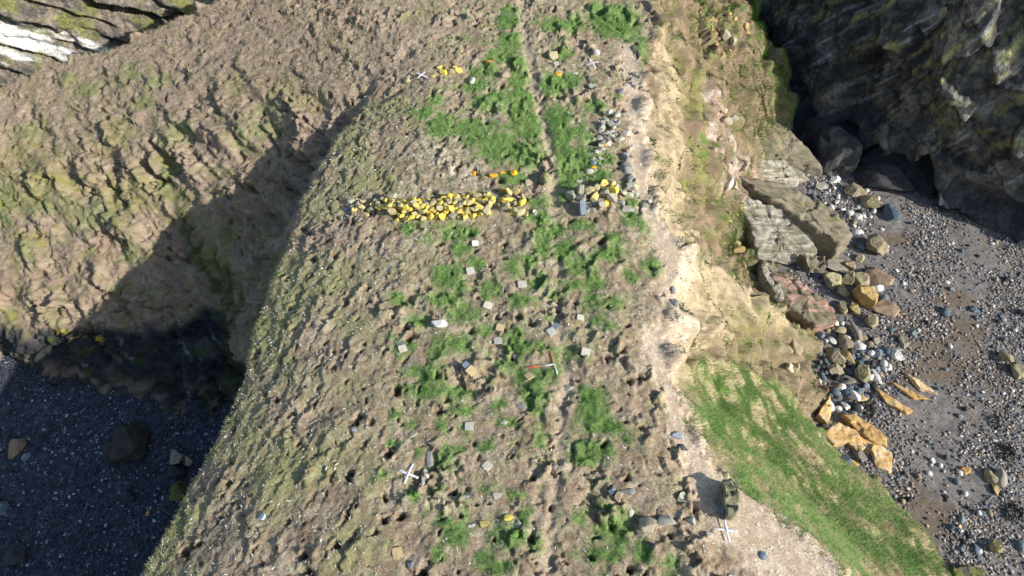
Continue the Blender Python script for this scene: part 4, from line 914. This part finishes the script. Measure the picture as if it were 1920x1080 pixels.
# ------------------------------------------------------------------ beach boulders, cobbles, shingle
def beach_stone(px, py, w_, h_, mat, label, tall=.7, round_=False, rz=0., group=None):
    z = BL if px < 700 else BZ; p = un(px, py, z); p = at(px, py) if samp(Z0, p[0], p[1]) > z-.4 else np.array(p)
    s = pxm(px, py, p[2]); a, b = w_/s, h_/s/.92; h = min(a, b)*tall
    me = random.choice(RND) if round_ else random.choice(BIG if w_ > 15 else ANG)
    nm = 'cobble' if w_ < 15 else 'boulder'
    return stone(nm, me, mat, (p[0], p[1], p[2]+h*.28), (a*1.1, b*1.1, h*1.15), rz, .12, label, nm, group)
for q in ((1668,402,26,36,'blue','large blue-grey boulder at the foot of the dark cliff',0,.9),(1640,466,38,38,'tan','pyramid-shaped tan boulder above the sandy shingle',0,.9),(1612,463,14,18,'blue','smooth blue boulder left of the pyramid-shaped boulder',1,.8),
 (1560,530,36,28,'olive','olive block at the left of the boulder heap',0,.7),(1590,526,26,26,'tan','squarish tan boulder next to the olive block',0,.8),(1613,530,32,30,'tan','pale tan boulder above the large ochre boulder',0,.7),(1644,522,48,42,'brown','broad flat brown boulder at the right of the heap',0,.4),
 (1613,560,42,46,'ochre','largest rounded ochre boulder in the heap',0,.95),(1599,581,18,26,'ochre','small ochre boulder under the largest ochre boulder',0,.9),(1580,580,18,28,'tan','narrow tan boulder left of the small ochre one',0,.8),
 (1579,549,22,20,'tan','brown-sided tan boulder below the olive block',0,.8),(1644,541,20,16,'white','white boulder with a dark band beside the flat brown boulder',1,.8),(1657,560,12,14,'blue','blue cobble right of the flat brown boulder',1,.8),(1674,533,12,12,'blue','blue cobble at the edge of the flat brown boulder',1,.8),
 (1657,580,48,34,'brown','low wide brown boulder right of the largest ochre boulder',0,.35),(1634,606,24,26,'tan','tan boulder below the low wide brown boulder',0,.8),(1602,625,18,32,'greytan','tall grey-brown boulder below the heap',0,.8),(1573,621,22,14,'tan','cream oval boulder among dark cobbles',1,.7),
 (1583,643,26,30,'tan','leaning tan boulder among blue cobbles',0,.8),(1609,650,20,18,'white','chalk white boulder in the cobbles',0,.8),(1641,640,14,16,'greytan','grey-brown stone right of the chalk white boulder',0,.8),(1693,643,18,24,'greytan','pointed grey boulder alone on the brown sand',0,.8),
 (1563,672,30,34,'tan','big squarish tan boulder at the slope foot',0,.8),(1588,673,20,30,'ochre','yellowish upright boulder beside the big squarish one',0,.8),(1679,668,22,24,'white','whitish pointed boulder beside blue stones',0,.8),(1641,665,24,18,'blue','wide blue boulder left of the whitish pointed one',0,.7),(1663,661,14,14,'blue','dark blue cobble touching the whitish pointed boulder',1,.8),
 (1568,697,30,22,'tan','flat tan boulder below the big squarish one',0,.6),(1617,706,30,36,'tan','chunky tan boulder with ochre face by the white stones',0,.85),(1589,713,30,18,'greytan','grey-brown boulder near the orange ledges',0,.6),(1640,704,14,22,'white','white upright stone beside the chunky tan boulder',0,.8),(1663,690,14,12,'white','small white boulder right of the upright white stone',0,.7),
 (1770,587,14,17,'blue','oval blue stone alone on the open shingle',1,.8),(1712,627,12,15,'blue','flat blue stone alone above the brown sand',0,.6),(1883,674,20,26,'tan','tan boulder of a pair far out on the shingle, upper',0,.8),(1906,699,24,26,'tan','tan boulder of a pair far out on the shingle, lower',0,.8),
 (1914,588,14,14,'dark','dark boulder at the right edge of the shingle',0,.8),(1826,581,16,12,'blue','low dark blue stone on the open shingle',0,.6),(1878,594,12,9,'blue','small blue stone out on the open shingle',0,.6),
 (1600,746,18,22,'white','white block above the orange ledge',0,.8),(1617,749,14,16,'orange','orange cobble beside the white block',0,.8),(1586,765,14,14,'white','white stone resting above the ledges',0,.8),(1602,767,18,18,'dark','round blackish boulder on the orange ledge',1,.8),(1556,763,18,18,'white','whitish angular stone at the slope foot above the ledge',0,.7),
 (1564,736,18,16,'blue','blue-grey boulder at the top of the ledge cobbles',1,.8),(1577,727,14,12,'white','white cobble at the top of the ledge cobbles',1,.8),(1605,799,18,18,'blue','blue-grey boulder sitting in the middle of the orange ledge',1,.8),(1548,798,12,14,'white','white cobble beside the left of the orange ledge',1,.8),(1544,820,10,14,'blue','blue cobble beside the left of the orange ledge',1,.8),
 (1610,853,20,26,'greytan','brown-grey boulder in the hollow of the orange ledge',0,.8),(1626,843,16,20,'greytan','grey boulder right of the brown-grey one in the ledge hollow',0,.8),(1583,865,20,18,'blue','dark blue boulder at the lower end of the orange ledge',1,.8),
 (1810,883,18,13,'orange','orange stone on the open shingle',0,.6),(1798,887,10,12,'white','white cobble touching the orange stone',1,.8),(1793,904,11,12,'blue','pale blue round cobble below the orange stone',1,.8),(1855,894,20,26,'tan','tan boulder leaning on a dark grey one',0,.8),(1873,898,20,30,'greytan','dark grey boulder beside the leaning tan one',1,.9),(1865,917,12,22,'ochre','ochre sliver under the tan and grey pair',0,.7),
 (1802,975,11,15,'blue','blue oval stone on the lower shingle',1,.7),(1840,964,14,12,'blue','dark blue stone right of the blue oval one',0,.7),(1828,1031,11,20,'blue','long blue stone near the bottom of the shingle',1,.7),(1866,1028,24,22,'ochre','triangular ochre boulder near the bottom of the shingle',0,.9),(1911,1024,14,18,'blue','blue stone at the lower right edge of the shingle',1,.8),(1798,988,8,8,'orange','small orange pebble-like stone on the lower shingle',0,.8),
 (1601,362,36,26,'tan','tan boulder on the cobbles below the cliff crevice',0,.8),(1632,384,36,28,'tan','second tan boulder by the foot of the dark cliff',0,.7),(1540,352,30,16,'greytan','flat grey-brown rock at the head of the beach',0,.5),(1565,340,20,14,'white','white stone at the head of the beach',0,.7),
 (1606,440,20,16,'white','white rounded stone above the pyramid-shaped boulder',1,.7),(1592,402,14,12,'white','white cobble right of the olive slab',1,.8),(1607,408,16,12,'white','larger white cobble right of the olive slab',1,.8),
 (1557,486,22,14,'olive','small olive rock below the end of the olive slab',0,.7),(1573,500,60,26,'greytan','long flat grey-brown slab lying along the shingle',0,.35),(1590,500,22,18,'tan','tan boulder on the long flat slab',0,.8),(1611,486,16,14,'tan','tan stone below the pyramid-shaped boulder',0,.8),(1518,508,16,14,'white','white stone in the pocket above the red slab',0,.7),(1530,516,14,12,'blue','blue stone in the pocket above the red slab',0,.7),
 # left beach
 (250,832,70,72,'mossy','huge dark boulder sunk in the shadowed shingle',0,.6),(212,850,40,40,'mossy','smaller dark boulder joined to the huge one in shadow',0,.5),(333,862,36,30,'greytan','grey-brown rock close to the headland in the shadowed cove',0,.7),(334,884,34,24,'dark','blackish rock below the grey-brown one in the shadowed cove',0,.7),(355,868,20,18,'tan','pale-sided rock tucked against the headland in the shadowed cove',0,.8),
 (338,922,30,34,'mossy','dark rock half hidden by the headland turf in the cove',0,.7),(243,934,26,24,'dark','black rock alone in the middle of the shadowed cove',0,.7),(33,842,24,34,'brown','brown rock at the left edge of the shadowed cove',0,.8),(50,858,14,16,'blue','blue rock beside the brown one in the shadowed cove',0,.7),(4,955,20,24,'blue','dark blue rock cut by the left picture edge in the cove',0,.7),(278,962,9,11,'orange','small reddish stone in the shadowed cove',0,.8),(30,1040,50,36,'dark','low black rock in the lower corner of the shadowed cove',0,.4)):
    beach_stone(*q[:6], tall=q[7], round_=bool(q[6]))
# dark rocks at the foot of the cliff and the cleft
for q in ((1660,338,95,60,'dark','massive smooth black boulder under the cliff crevice',.8),(1565,290,70,70,'dark','dark upright block left of the cliff crevice',1.1),(1530,268,50,60,'dark','dark block at the end of the green cliff edge',1.1),(1590,310,40,40,'olive','olive block under the dark upright block',.8)
):
    p = at(q[0], q[1]+q[3]*.25); s = pxm(q[0], q[1], p[2]); a, b = q[2]/s, q[3]/s; h = b*q[6]
    stone('boulder', random.choice(BIG), q[4], (p[0], p[1]+b*.2, p[2]+h*.22), (a*1.1, b*1.15, h*1.2), random.uniform(-.4, .4), .15, q[5], 'rock')

# ---- bedded slabs: prisms with their own dip, built from a plan outline with a height at every corner
def bed(name, corners, zbot, mat, label, seed, n=34, amp=.17, strat=.06, cat='rock ledge', sidemat=None):
    P = [np.array(un(*c)) for c in corners]; N = len(P); cen = np.mean(P, 0)
    per = np.array([np.linalg.norm((P[(i+1) % N]-P[i])[:2]) for i in range(N)]); cum = np.concatenate([[0], np.cumsum(per)]); ring = []
    m = n*4
    for k in range(m):
        s = cum[-1]*k/m; i = min(np.searchsorted(cum, s, 'right')-1, N-1); f = (s-cum[i])/per[i]; ring.append(P[i]*(1-f)+P[(i+1) % N]*f)
    ring = np.array(ring); V = []; F = []
    pa = np.array(P); ls, _, _, _ = np.linalg.lstsq(np.c_[pa[:, :2], np.ones(N)], pa[:, 2], rcond=None)
    ring[:, 2] = .25*ring[:, 2]+.75*(ring[:, 0]*ls[0]+ring[:, 1]*ls[1]+ls[2]); cen[2] = cen[0]*ls[0]+cen[1]*ls[1]+ls[2]
    rows = []
    for f in np.linspace(0.02, 1, 12):                        # top, from the centre out
        rows.append(cen+(ring-cen)*f)
    H = 9
    for j in range(1, H+1):                                    # sides, down to the bottom
        f = j/H; b = ring.copy(); b[:, 2] = ring[:, 2]*(1-f)+zbot*f
        st = strat*(h01(np.array([j]), np.array([seed]), 5)[0]*2-.6)
        b[:, :2] += (ring-cen)[:, :2]*st/np.maximum(1e-3, np.linalg.norm((ring-cen)[:, :2], axis=1))[:, None]
        rows.append(b)
    A = np.array(rows); R, Mr = A.shape[:2]
    x, y, z = A[..., 0], A[..., 1], A[..., 2]
    f1, e1, _ = facet(x/.9+.2*z, y/.6+.4*z, 230+seed)
    A[..., 2] += np.where(np.arange(R)[:, None] < 13, amp*(f1*1.2+fbm(x/.4, y/.4, 231+seed, 3)), 0)
    A[..., 0] += amp*.9*fbm(x/.5+z*1.3, y/.5+z, 232+seed, 3); A[..., 1] += amp*.9*fbm(x/.5-z, y/.5+z*1.2, 233+seed, 3)
    i = np.arange(R*Mr).reshape(R, Mr); j = np.roll(i, -1, 1)
    q = np.stack([i[:-1], i[1:], j[1:], j[:-1]], -1).reshape(-1, 4)
    loc = A.reshape(-1, 3).mean(0)
    o = mesh_np(name, A.reshape(-1, 3)-loc, q, ST[mat], smooth=False); o.location = loc
    tag(o, label, cat); return o
ST['bedpale'] = mat_stone('pale_bedded_rock', (.17, .155, .12), (.46, .43, .36), (.16, .15, .10), .35, 2.6, bands=.55)
ST['bedred'] = mat_stone('red_bedded_rock', (.27, .155, .12), (.40, .26, .215), (.16, .145, .09), .42, 1.6, bands=.55)
ST['bedolive'] = mat_stone('olive_bedded_rock', (.15, .135, .09), (.28, .24, .175), (.20, .18, .05), .22, 1.6, bands=.55)
ST['bedorange'] = mat_stone('orange_bedded_rock', (.42, .25, .09), (.62, .42, .18), (.54, .42, .26), .38, 2.4, bands=.55)
bed('rock_stump', [(1356,902,.15),(1370,894,.3),(1382,914,.32),(1383,940,.25),(1378,966,.15),(1364,964,.15),(1364,932,.4)], -.8, 'olive', 'ragged lichen-crusted rock stump on the brink above the grass slope', 20, n=30, amp=.20, cat='rock')
bed('rock_slab', [(1385,330,-7.0),(1470,345,-7.7),(1560,392,-8.2),(1600,440,-8.6),(1575,455,-8.5),(1520,424,-8.2),(1470,392,-7.9)], -10.3, 'bedolive', 'long olive-topped slab dipping from the slope to the beach', 1)
bed('rock_slab', [(1375,362,-7.4),(1470,392,-8.1),(1522,424,-8.5),(1530,470,-9.4),(1480,488,-9.6),(1420,476,-9.3),(1405,420,-8.5)], -10.3, 'bedpale', 'pale streaked rock face under the olive-topped slab', 2, strat=.12)
bed('rock_slab', [(1440,502,-8.6),(1500,528,-8.8),(1565,575,-9.0),(1568,600,-9.2),(1530,610,-9.2),(1470,570,-8.9)], -10.3, 'bedred', 'red-topped slab wedged beside the pale spur', 3)
bed('rock_slab', [(1405,255,-7.6),(1478,246,-8.3),(1545,300,-9.2),(1540,325,-9.8),(1480,300,-8.9),(1420,290,-8.2)], -10.3, 'bedolive', 'yellowish rock shelf where the brown slope ends above the beach head', 14)
bed('rock_slab', [(1395,296,-7.6),(1470,300,-8.7),(1520,330,-9.6),(1490,345,-9.7),(1430,330,-8.6)], -10.3, 'bedpale', 'pale ribbed rock shelf below the yellowish one at the beach head', 15)
bed('rock_slab', [(1425,490,-8.8),(1450,498,-8.9),(1470,560,-8.7),(1455,548,-8.4),(1430,515,-8.4)], -10.3, 'bedpale', 'narrow pale rock at the inland end of the red-topped slab', 16)
bed('rock_slab', [(1500,475,-9.2),(1545,480,-9.2),(1550,500,-9.4),(1520,505,-9.5)], -10.3, 'bedolive', 'short olive block at the end of the pale streaked face', 4)
bed('rock_ledge', [(1536,775,-9.4),(1556,742,-9.5),(1560,770,-9.5),(1552,792,-9.6)], -10.3, 'bedorange', 'orange ledge leaning on the slope foot', 5, amp=.09)
bed('rock_ledge', [(1582,778,-9.55),(1604,776,-9.55),(1660,818,-9.7),(1664,836,-9.7),(1630,822,-9.6)], -10.3, 'bedorange', 'long straight orange ledge highest of the orange beds', 6, amp=.09)
bed('rock_ledge', [(1546,812,-9.6),(1572,790,-9.5),(1606,806,-9.6),(1624,838,-9.7),(1612,850,-9.8),(1590,828,-9.7),(1564,834,-9.7)], -10.3, 'bedorange', 'broad orange bed in the middle of the outcrop', 7, amp=.09)
bed('rock_ledge', [(1608,818,-9.65),(1640,828,-9.7),(1672,850,-9.8),(1672,886,-9.9),(1644,874,-9.85),(1636,850,-9.8)], -10.3, 'bedorange', 'orange bed ending in a ragged point at the shingle', 8, amp=.09)
bed('rock_ledge', [(1544,838,-9.6),(1576,850,-9.65),(1612,872,-9.8),(1600,876,-9.8),(1566,862,-9.7)], -10.3, 'bedorange', 'thin tan bed along the grass foot', 9, amp=.09)
bed('rock_ledge', [(1640,726,-9.83),(1660,738,-9.83),(1714,770,-9.88),(1700,776,-9.88),(1664,756,-9.84)], -10.3, 'bedorange', 'low orange rib in the brown sand, left of three', 10, amp=.06)
bed('rock_ledge', [(1672,716,-9.83),(1700,728,-9.84),(1740,748,-9.88),(1712,746,-9.86)], -10.3, 'bedorange', 'low orange rib in the brown sand, middle of three', 11, amp=.06)
bed('rock_ledge', [(1700,700,-9.84),(1730,718,-9.85),(1758,738,-9.88),(1726,728,-9.86)], -10.3, 'bedorange', 'low orange rib in the brown sand, right of three', 12, amp=.06)
bed('rock_ledge', [(1785,1066,-9.2),(1845,1064,-9.5),(1850,1100,-9.6),(1790,1100,-9.2)], -10.4, 'mossy', 'dark rock ledge at the very bottom of the grass slope', 13)

# ---- cobbles one can count, then the shingle as one mass
def cobble_field(poly, n, size, mats, label, group, zz=BZ, dmin=.9):
    pw = np.array([un(*q, zz)[:2] for q in poly]); lo, hi = pw.min(0), pw.max(0); out = []
    for _ in range(n*40):
        if len(out) >= n: break
        x = random.uniform(lo[0], hi[0]); y = random.uniform(lo[1], hi[1]); s = random.uniform(*size)
        if sdf(pw, np.array([x]), np.array([y]))[0] < 0 or any((x-a)**2+(y-b)**2 < (dmin*(s+t)/2)**2 for a, b, t in out): continue
        out.append((x, y, s)); m = random.choices(list(mats), list(mats.values()))[0]
        z = max(zz, float(samp(Z0, x, y))) if x < 22 else zz
        stone('cobble', random.choice(RND), m, (x, y, z+s*.2), (s*random.uniform(.9, 1.4), s*random.uniform(.8, 1.1), s*random.uniform(.6, .9)), None, .3, label[m], 'cobble', group+' '+m)
CBL = {'blue': 'blue-grey rounded cobble in the heap at the slope foot', 'dark': 'blackish rounded cobble in the heap at the slope foot', 'white': 'white rounded cobble in the heap at the slope foot', 'tan': 'tan rounded cobble in the heap at the slope foot'}
cobble_field([(1538,620),(1580,600),(1640,640),(1660,690),(1640,740),(1610,790),(1550,760),(1530,700),(1528,650)], 105, (.22, .42), {'blue': 4, 'dark': 4, 'white': 3, 'tan': 1.6}, CBL, 'cobbles at the slope foot')
CBU = {k: v.replace('in the heap at the slope foot', 'among the scattered stones at the head of the beach') for k, v in CBL.items()}
cobble_field([(1480,330),(1540,318),(1640,360),(1660,400),(1600,430),(1560,400)], 48, (.18, .38), {'white': 4, 'blue': 1, 'tan': 1, 'dark': .6}, CBU, 'cobbles at the head of the beach')
CBO = {k: v.replace('in the heap at the slope foot', 'scattered on the open shingle') for k, v in CBL.items()}
cobble_field([(1640,400),(1760,420),(1920,470),(1920,1080),(1800,1080),(1700,950),(1640,880),(1690,760)], 75, (.15, .30), {'white': 2.5, 'blue': 2, 'tan': 1, 'dark': 1.5}, CBO, 'cobbles on the open shingle')
def pebbles(name, n, poly, zz, size, cols, sub, seed, dens=None):
    r = np.random.default_rng(seed); pw = np.array([un(*q, zz)[:2] for q in poly]); lo, hi = pw.min(0), pw.max(0)
    x = r.uniform(lo[0], hi[0], n*4); y = r.uniform(lo[1], hi[1], n*4)
    k = sdf(pw, x, y) > 0
    if dens is not None: k &= r.uniform(size=len(x)) < dens(x, y)
    x, y = x[k][:n], y[k][:n]; n = len(x)
    V, F = ICO[sub]; nv = len(V)
    s = size[0]+(size[1]-size[0])*r.uniform(size=n)**3.0
    sc = np.stack([s*r.uniform(.9, 1.5, n), s*r.uniform(.7, 1.1, n), s*r.uniform(.45, .8, n)], -1)/2
    a = r.uniform(0, 6.28, n); ca, sa = np.cos(a), np.sin(a)
    L = V[None]*(1+.16*r.normal(size=(n, nv, 1)))*sc[:, None]
    W = np.stack([x[:, None]+ca[:, None]*L[..., 0]-sa[:, None]*L[..., 1], y[:, None]+sa[:, None]*L[..., 0]+ca[:, None]*L[..., 1], zz+.02+.10*fbm(x/3.5, y/3.5, 110, 3)[:, None]+.2*sc[:, None, 2]+L[..., 2]], -1)
    G = F[None]+(np.arange(n)*nv)[:, None, None]
    cs = np.array([c[:3] for c in cols]); pr = np.array([c[3] for c in cols]); c = cs[r.choice(len(cs), n, p=pr/pr.sum())]*r.uniform(.7, 1.25, (n, 1))
    o = mesh_np(name, W.reshape(-1, 3), G.reshape(-1, 3), M_PEB, np.repeat(np.clip(c, 0, .9), nv, 0), smooth=sub > 0); tag(o, kind='stuff'); return o
PC = [(.50, .485, .46, 1.5), (.33, .305, .285, 2.5), (.14, .16, .19, 3), (.22, .19, .16, 3), (.30, .24, .18, 2), (.08, .085, .095, 2), (.42, .33, .22, .6)]
rp = [(1440,318),(1540,310),(1640,350),(1760,390),(2300,560),(2300,1200),(1790,1200),(1700,965),(1600,875),(1530,830),(1525,640),(1440,500)]
ddr = lambda x, y: np.clip(.36+1.0*fbm(x/2.2, y/2.2, 240, 4)+.35*np.sin((x*.85-y*.5)*1.1+2*fbm(x/5, y/5, 241, 2)), .05, 1)
o = pebbles('shingle', 32000, rp, BZ, (.035, .16), PC, 1, 1, ddr)
tag(o, 'grey, white and brown shingle spread over the sunlit beach', 'shingle')
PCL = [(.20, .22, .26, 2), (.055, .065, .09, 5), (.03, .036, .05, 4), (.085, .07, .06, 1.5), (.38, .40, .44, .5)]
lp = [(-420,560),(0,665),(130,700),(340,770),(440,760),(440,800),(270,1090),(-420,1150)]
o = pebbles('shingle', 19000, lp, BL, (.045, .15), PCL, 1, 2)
tag(o, 'dark bluish shingle in the shadowed cove', 'shingle')

M_WEED = mat_plain('seaweed', (.028, .026, .014), .45)
def seaweed(px, py, rx, ry, n, label, seed):
    r_ = np.random.default_rng(seed); p = un(px, py, BZ); k = pxm(px, py, BZ); V = []; F = []
    for i in range(n):
        x, y = r_.normal(0, .30, 2)*np.array([rx/k, ry/k]); a = r_.uniform(0, 6.28); L = r_.uniform(.2, .45); w_ = r_.uniform(.012, .03); b = len(V)
        for t in np.linspace(0, 1, 4):
            a2 = a+.9*math.sin(3*t+i); ww = w_*(1-.6*t); z = .10+.09*math.sin(3.1*t)*r_.uniform(.4, 1)
            V += [(x+math.cos(a2)*L*t-math.sin(a)*ww, y+math.sin(a2)*L*t+math.cos(a)*ww, z), (x+math.cos(a2)*L*t+math.sin(a)*ww, y+math.sin(a2)*L*t-math.cos(a)*ww, z+.015)]
        F += [(b, b+1, b+3, b+2), (b+2, b+3, b+5, b+4), (b+4, b+5, b+7, b+6)]
    o = mesh_np('seaweed_clump', V, F, M_WEED); o.location = p; tag(o, label, 'seaweed')
seaweed(1624, 768, 18, 30, 150, 'dark seaweed clump beside the white block and the orange ledge', 1)
seaweed(1597, 872, 13, 11, 80, 'small seaweed clump at the lower end of the orange ledge', 2)
seaweed(1884, 852, 20, 26, 170, 'largest dark seaweed clump out on the open shingle', 3)
seaweed(1900, 962, 18, 22, 130, 'seaweed clump near the right edge of the lower shingle', 4)
seaweed(1868, 795, 10, 24, 50, 'thin upright streak of seaweed on the open shingle', 5)
# ------------------------------------------------------------------ grass, dry stalks, droppings
def blades(name, n, dens, length, width, cols, seed, clump=.10, per=6, lean=1.0, box=(-34, 22, 1, 46), flow=None, label=None, cat=None):
    r = np.random.default_rng(seed); m = n//per
    x = r.uniform(box[0], box[1], m*14); y = r.uniform(box[2], box[3], m*14)
    k = r.uniform(size=len(x)) < samp(dens, x, y); x, y = x[k][:m], y[k][:m]; m = len(x)
    x = np.repeat(x, per)+r.normal(0, clump, m*per); y = np.repeat(y, per)+r.normal(0, clump, m*per); n = len(x)
    fx = np.interp(x, gx, np.arange(NX)); 
    z = samp(VZ, x, y); gxn = -samp(sl_x, x, y); gyn = -samp(sl_y, x, y); l = np.sqrt(gxn**2+gyn**2+1); d0 = samp(D, x, y)
    bx = x+d0*gxn/l; by = y+d0*gyn/l
    a = r.uniform(0, 6.28, n); L = length[0]+(length[1]-length[0])*r.uniform(size=n); w_ = width*r.uniform(.6, 1.4, n)
    ln_ = lean*r.uniform(.3, 1.2, n); dx = np.cos(a)*ln_+gxn/l*1.0; dy = np.sin(a)*ln_+gyn/l*1.0
    if flow is not None: dx += gxn*flow; dy += gyn*flow
    dz = .55/l+.25*r.uniform(size=n)-(0 if flow is None else flow*.35*(gxn**2+gyn**2)); q = np.sqrt(dx*dx+dy*dy+dz*dz); dx, dy, dz = dx/q, dy/q, dz/q
    wx, wy = -np.sin(a+1.2), np.cos(a+1.2)
    P0 = np.stack([bx-wx*w_, by-wy*w_, z-.015], -1); P1 = np.stack([bx+wx*w_, by+wy*w_, z-.015], -1); P2 = np.stack([bx+dx*L, by+dy*L, z+dz*L], -1)
    V = np.stack([P0, P1, P2], 1).reshape(-1, 3); F = np.arange(n*3).reshape(-1, 3)
    cs = np.array([c[:3] for c in cols]); pr = np.array([c[3] for c in cols]); c = cs[np.repeat(r.choice(len(cs), m, p=pr/pr.sum()), per)]*r.uniform(.75, 1.25, (n, 1))
    o = mesh_np(name, V, F, M_BLADE, np.repeat(c, 3, 0)); tag(o, label, cat, kind='stuff'); return o
gd = np.clip(GREEN*PLAT*(1-PATH)*(1-.8*TRACK)*sstep(-.35, .15, c2+.5*c1)-.12, 0, 1)
blades('grass', 220000, gd, (.04, .105), .009, [(.17, .36, .085, 3), (.23, .41, .115, 3), (.13, .27, .06, 2), (.38, .42, .19, 2)], 11, .085, 7, 1.1, (-10, 13, 3, 42), None, 'short green grass in ragged patches on the headland top', 'grass')
dd = np.clip((PLAT*(.30+.5*sstep(-.1, .4, c1)+.6*pale)-GREEN*.7-PATH-TRACK*.6-PIT)*(1-.5*FLANK), 0, 1)
blades('dry_grass', 150000, dd, (.06, .16), .008, [(.50, .43, .30, 3), (.38, .30, .20, 2), (.58, .52, .39, 1.5), (.30, .27, .13, 1)], 12, .08, 7, 1.3, (-14, 13, 3, 44), None, 'withered straw-coloured grass on the burrowed headland top', 'dry grass')
gg = np.clip(GSLOPE*sstep(-.1, .2, gs+.25*c3+.45*gmo), 0, 1)
blades('slope_grass', 120000, gg*sstep(-.45, .1, c2+.6*fbm(XS/.7, Y/.7, 331, 4)), (.07, .18), .012, [(.16, .31, .07, 3), (.22, .37, .10, 3), (.12, .235, .055, 1.5), (.40, .40, .20, 2.2)], 13, .10, 8, .7, (4, 22, 1, 24), .5, 'lush green grass hanging down the near right slope', 'grass')
gw = np.clip(GSLOPE*sstep(.18, -.15, gs+.25*c3)+.6*rgt*(1-GSLOPE)*(1-SAND)*(1-shf)*(1-pnk)*sstep(-.2, .3, c1), 0, 1)
blades('slope_straw', 60000, gw, (.10, .26), .011, [(.36, .30, .165, 3), (.43, .365, .22, 2), (.25, .235, .09, 2)], 14, .10, 7, .7, (4, 22, 1, 46), .6, 'dry straw hanging on the right-hand slopes', 'dry grass')
ss = np.clip(SPUR*(1-SHORE)*(.15+.5*sstep(0, .4, c1))*(1-sgr), 0, 1)
blades('spur_green', 26000, np.clip(.22*sgr+.06*slm-.04, 0, 1), (.07, .16), .013, [(.13, .25, .04, 3), (.19, .30, .06, 2), (.25, .28, .07, 1)], 19, .1, 8, .7, (-34, -6, 16, 46), .5, 'bright green grass tufts on the left-hand spur', 'grass')
blades('spur_grass', 60000, ss, (.10, .26), .013, [(.40, .32, .22, 4), (.31, .235, .16, 3), (.25, .26, .09, 2), (.16, .21, .05, 1)], 15, .12, 7, .8, (-34, -6, 16, 46), .6, 'matted brown and olive grass on the left-hand spur', 'dry grass')
lf = np.clip(sstep(.30, .0, np.abs(LEFTD-.10))*(X < -5)*(Y < 29)*sstep(-.15, .3, fbm(X/.8, Y/.8, 313, 3)), 0, 1)
blades('lip_grass', 22000, lf, (.07, .18), .010, [(.40, .35, .22, 3), (.16, .20, .06, 3), (.11, .16, .04, 2)], 16, .10, 7, .6, (-14, -5, 1, 30), .8, 'mixed green and straw fringe of grass on the left brink', 'grass')
plants = mask_poly([(1385,110),(1445,130),(1455,235),(1440,250),(1385,250),(1370,190)], .3, .5, .8, 310)
sg = np.clip(rgt*(1-GSLOPE)*sstep(.20, .34, fbm(XS/.8, Y/.5, 104, 4, .6))*.8+2.5*(plants+gul_)*sstep(.02, .15, fbm(XS/.4, Y/.35, 311, 3))+.5*tpg*sstep(.1, .35, fbm(X/.7, Y/.7, 306, 5, .65))+mask_poly([(1400,-10),(1425,20),(1450,80),(1480,160),(1492,200),(1470,160),(1440,100),(1420,40)], .3, .4, .7, 251), 0, 1)
eg = polyline_mask([(1412,-10),(1424,30),(1444,70),(1470,140),(1488,195),(1482,240)], [.35,.4,.45,.5,.5,.3], .3, .5, .8, 340)*RIGHT
eg = np.maximum(eg, .5*mask_poly([(1420,-10),(1470,120),(1500,220),(1470,230),(1440,120),(1400,0)], .4, .5, .8, 341)*RIGHT)
blades('brink_grass', 26000, np.clip(eg, 0, 1), (.12, .34), .014, [(.12, .26, .035, 3), (.18, .33, .06, 2), (.08, .17, .03, 2)], 20, .1, 8, .6, (12, 22, 28, 46), .8, 'long bright green grass on the far right brink against the dark cliff', 'grass')
blades('scrub_leaves', 80000, sg, (.08, .20), .022, [(.06, .12, .025, 3), (.10, .19, .04, 3), (.15, .20, .06, 1)], 17, .10, 9, .9, (4, 22, 10, 46), .3, 'dark green low plants clinging to the far right slope', 'ground cover')
def flecks(n, dens, seed):
    r = np.random.default_rng(seed); x = r.uniform(-14, 13, n*6); y = r.uniform(3, 44, n*6)
    k = r.uniform(size=len(x)) < samp(dens, x, y); x, y = x[k][:n], y[k][:n]; n = len(x)
    z = samp(VZ, x, y)+.035; a = r.uniform(0, 6.28, n); L = r.uniform(.02, .085, n); w_ = r.uniform(.008, .017, n); ca, sa = np.cos(a), np.sin(a)
    pp = []
    for (u, v, h) in ((-1, -.6, 0), (-.1, -1, .3), (1, 0, 0), (-.1, 1, .3)):
        pp.append(np.stack([x+ca*u*L-sa*v*w_, y+sa*u*L+ca*v*w_, z+h*.02+r.uniform(-.01, .015, n)], -1))
    V = np.stack(pp, 1).reshape(-1, 3); F = np.arange(n*4).reshape(-1, 4)
    c = np.repeat(r.uniform(.6, .85, (n, 1))*np.array([[1, .99, .96]]), 4, 0)
    o = mesh_np('feathers', V, F, M_BLADE, c); tag(o, 'white feathers and bone scraps strewn over the turf', 'feathers', kind='stuff')
flecks(3600, np.clip(PLAT*(.25+.5*sstep(-.1, .4, c3)+.4*FLANK+.4*PATH-.5*GREEN), 0, 1), 18)
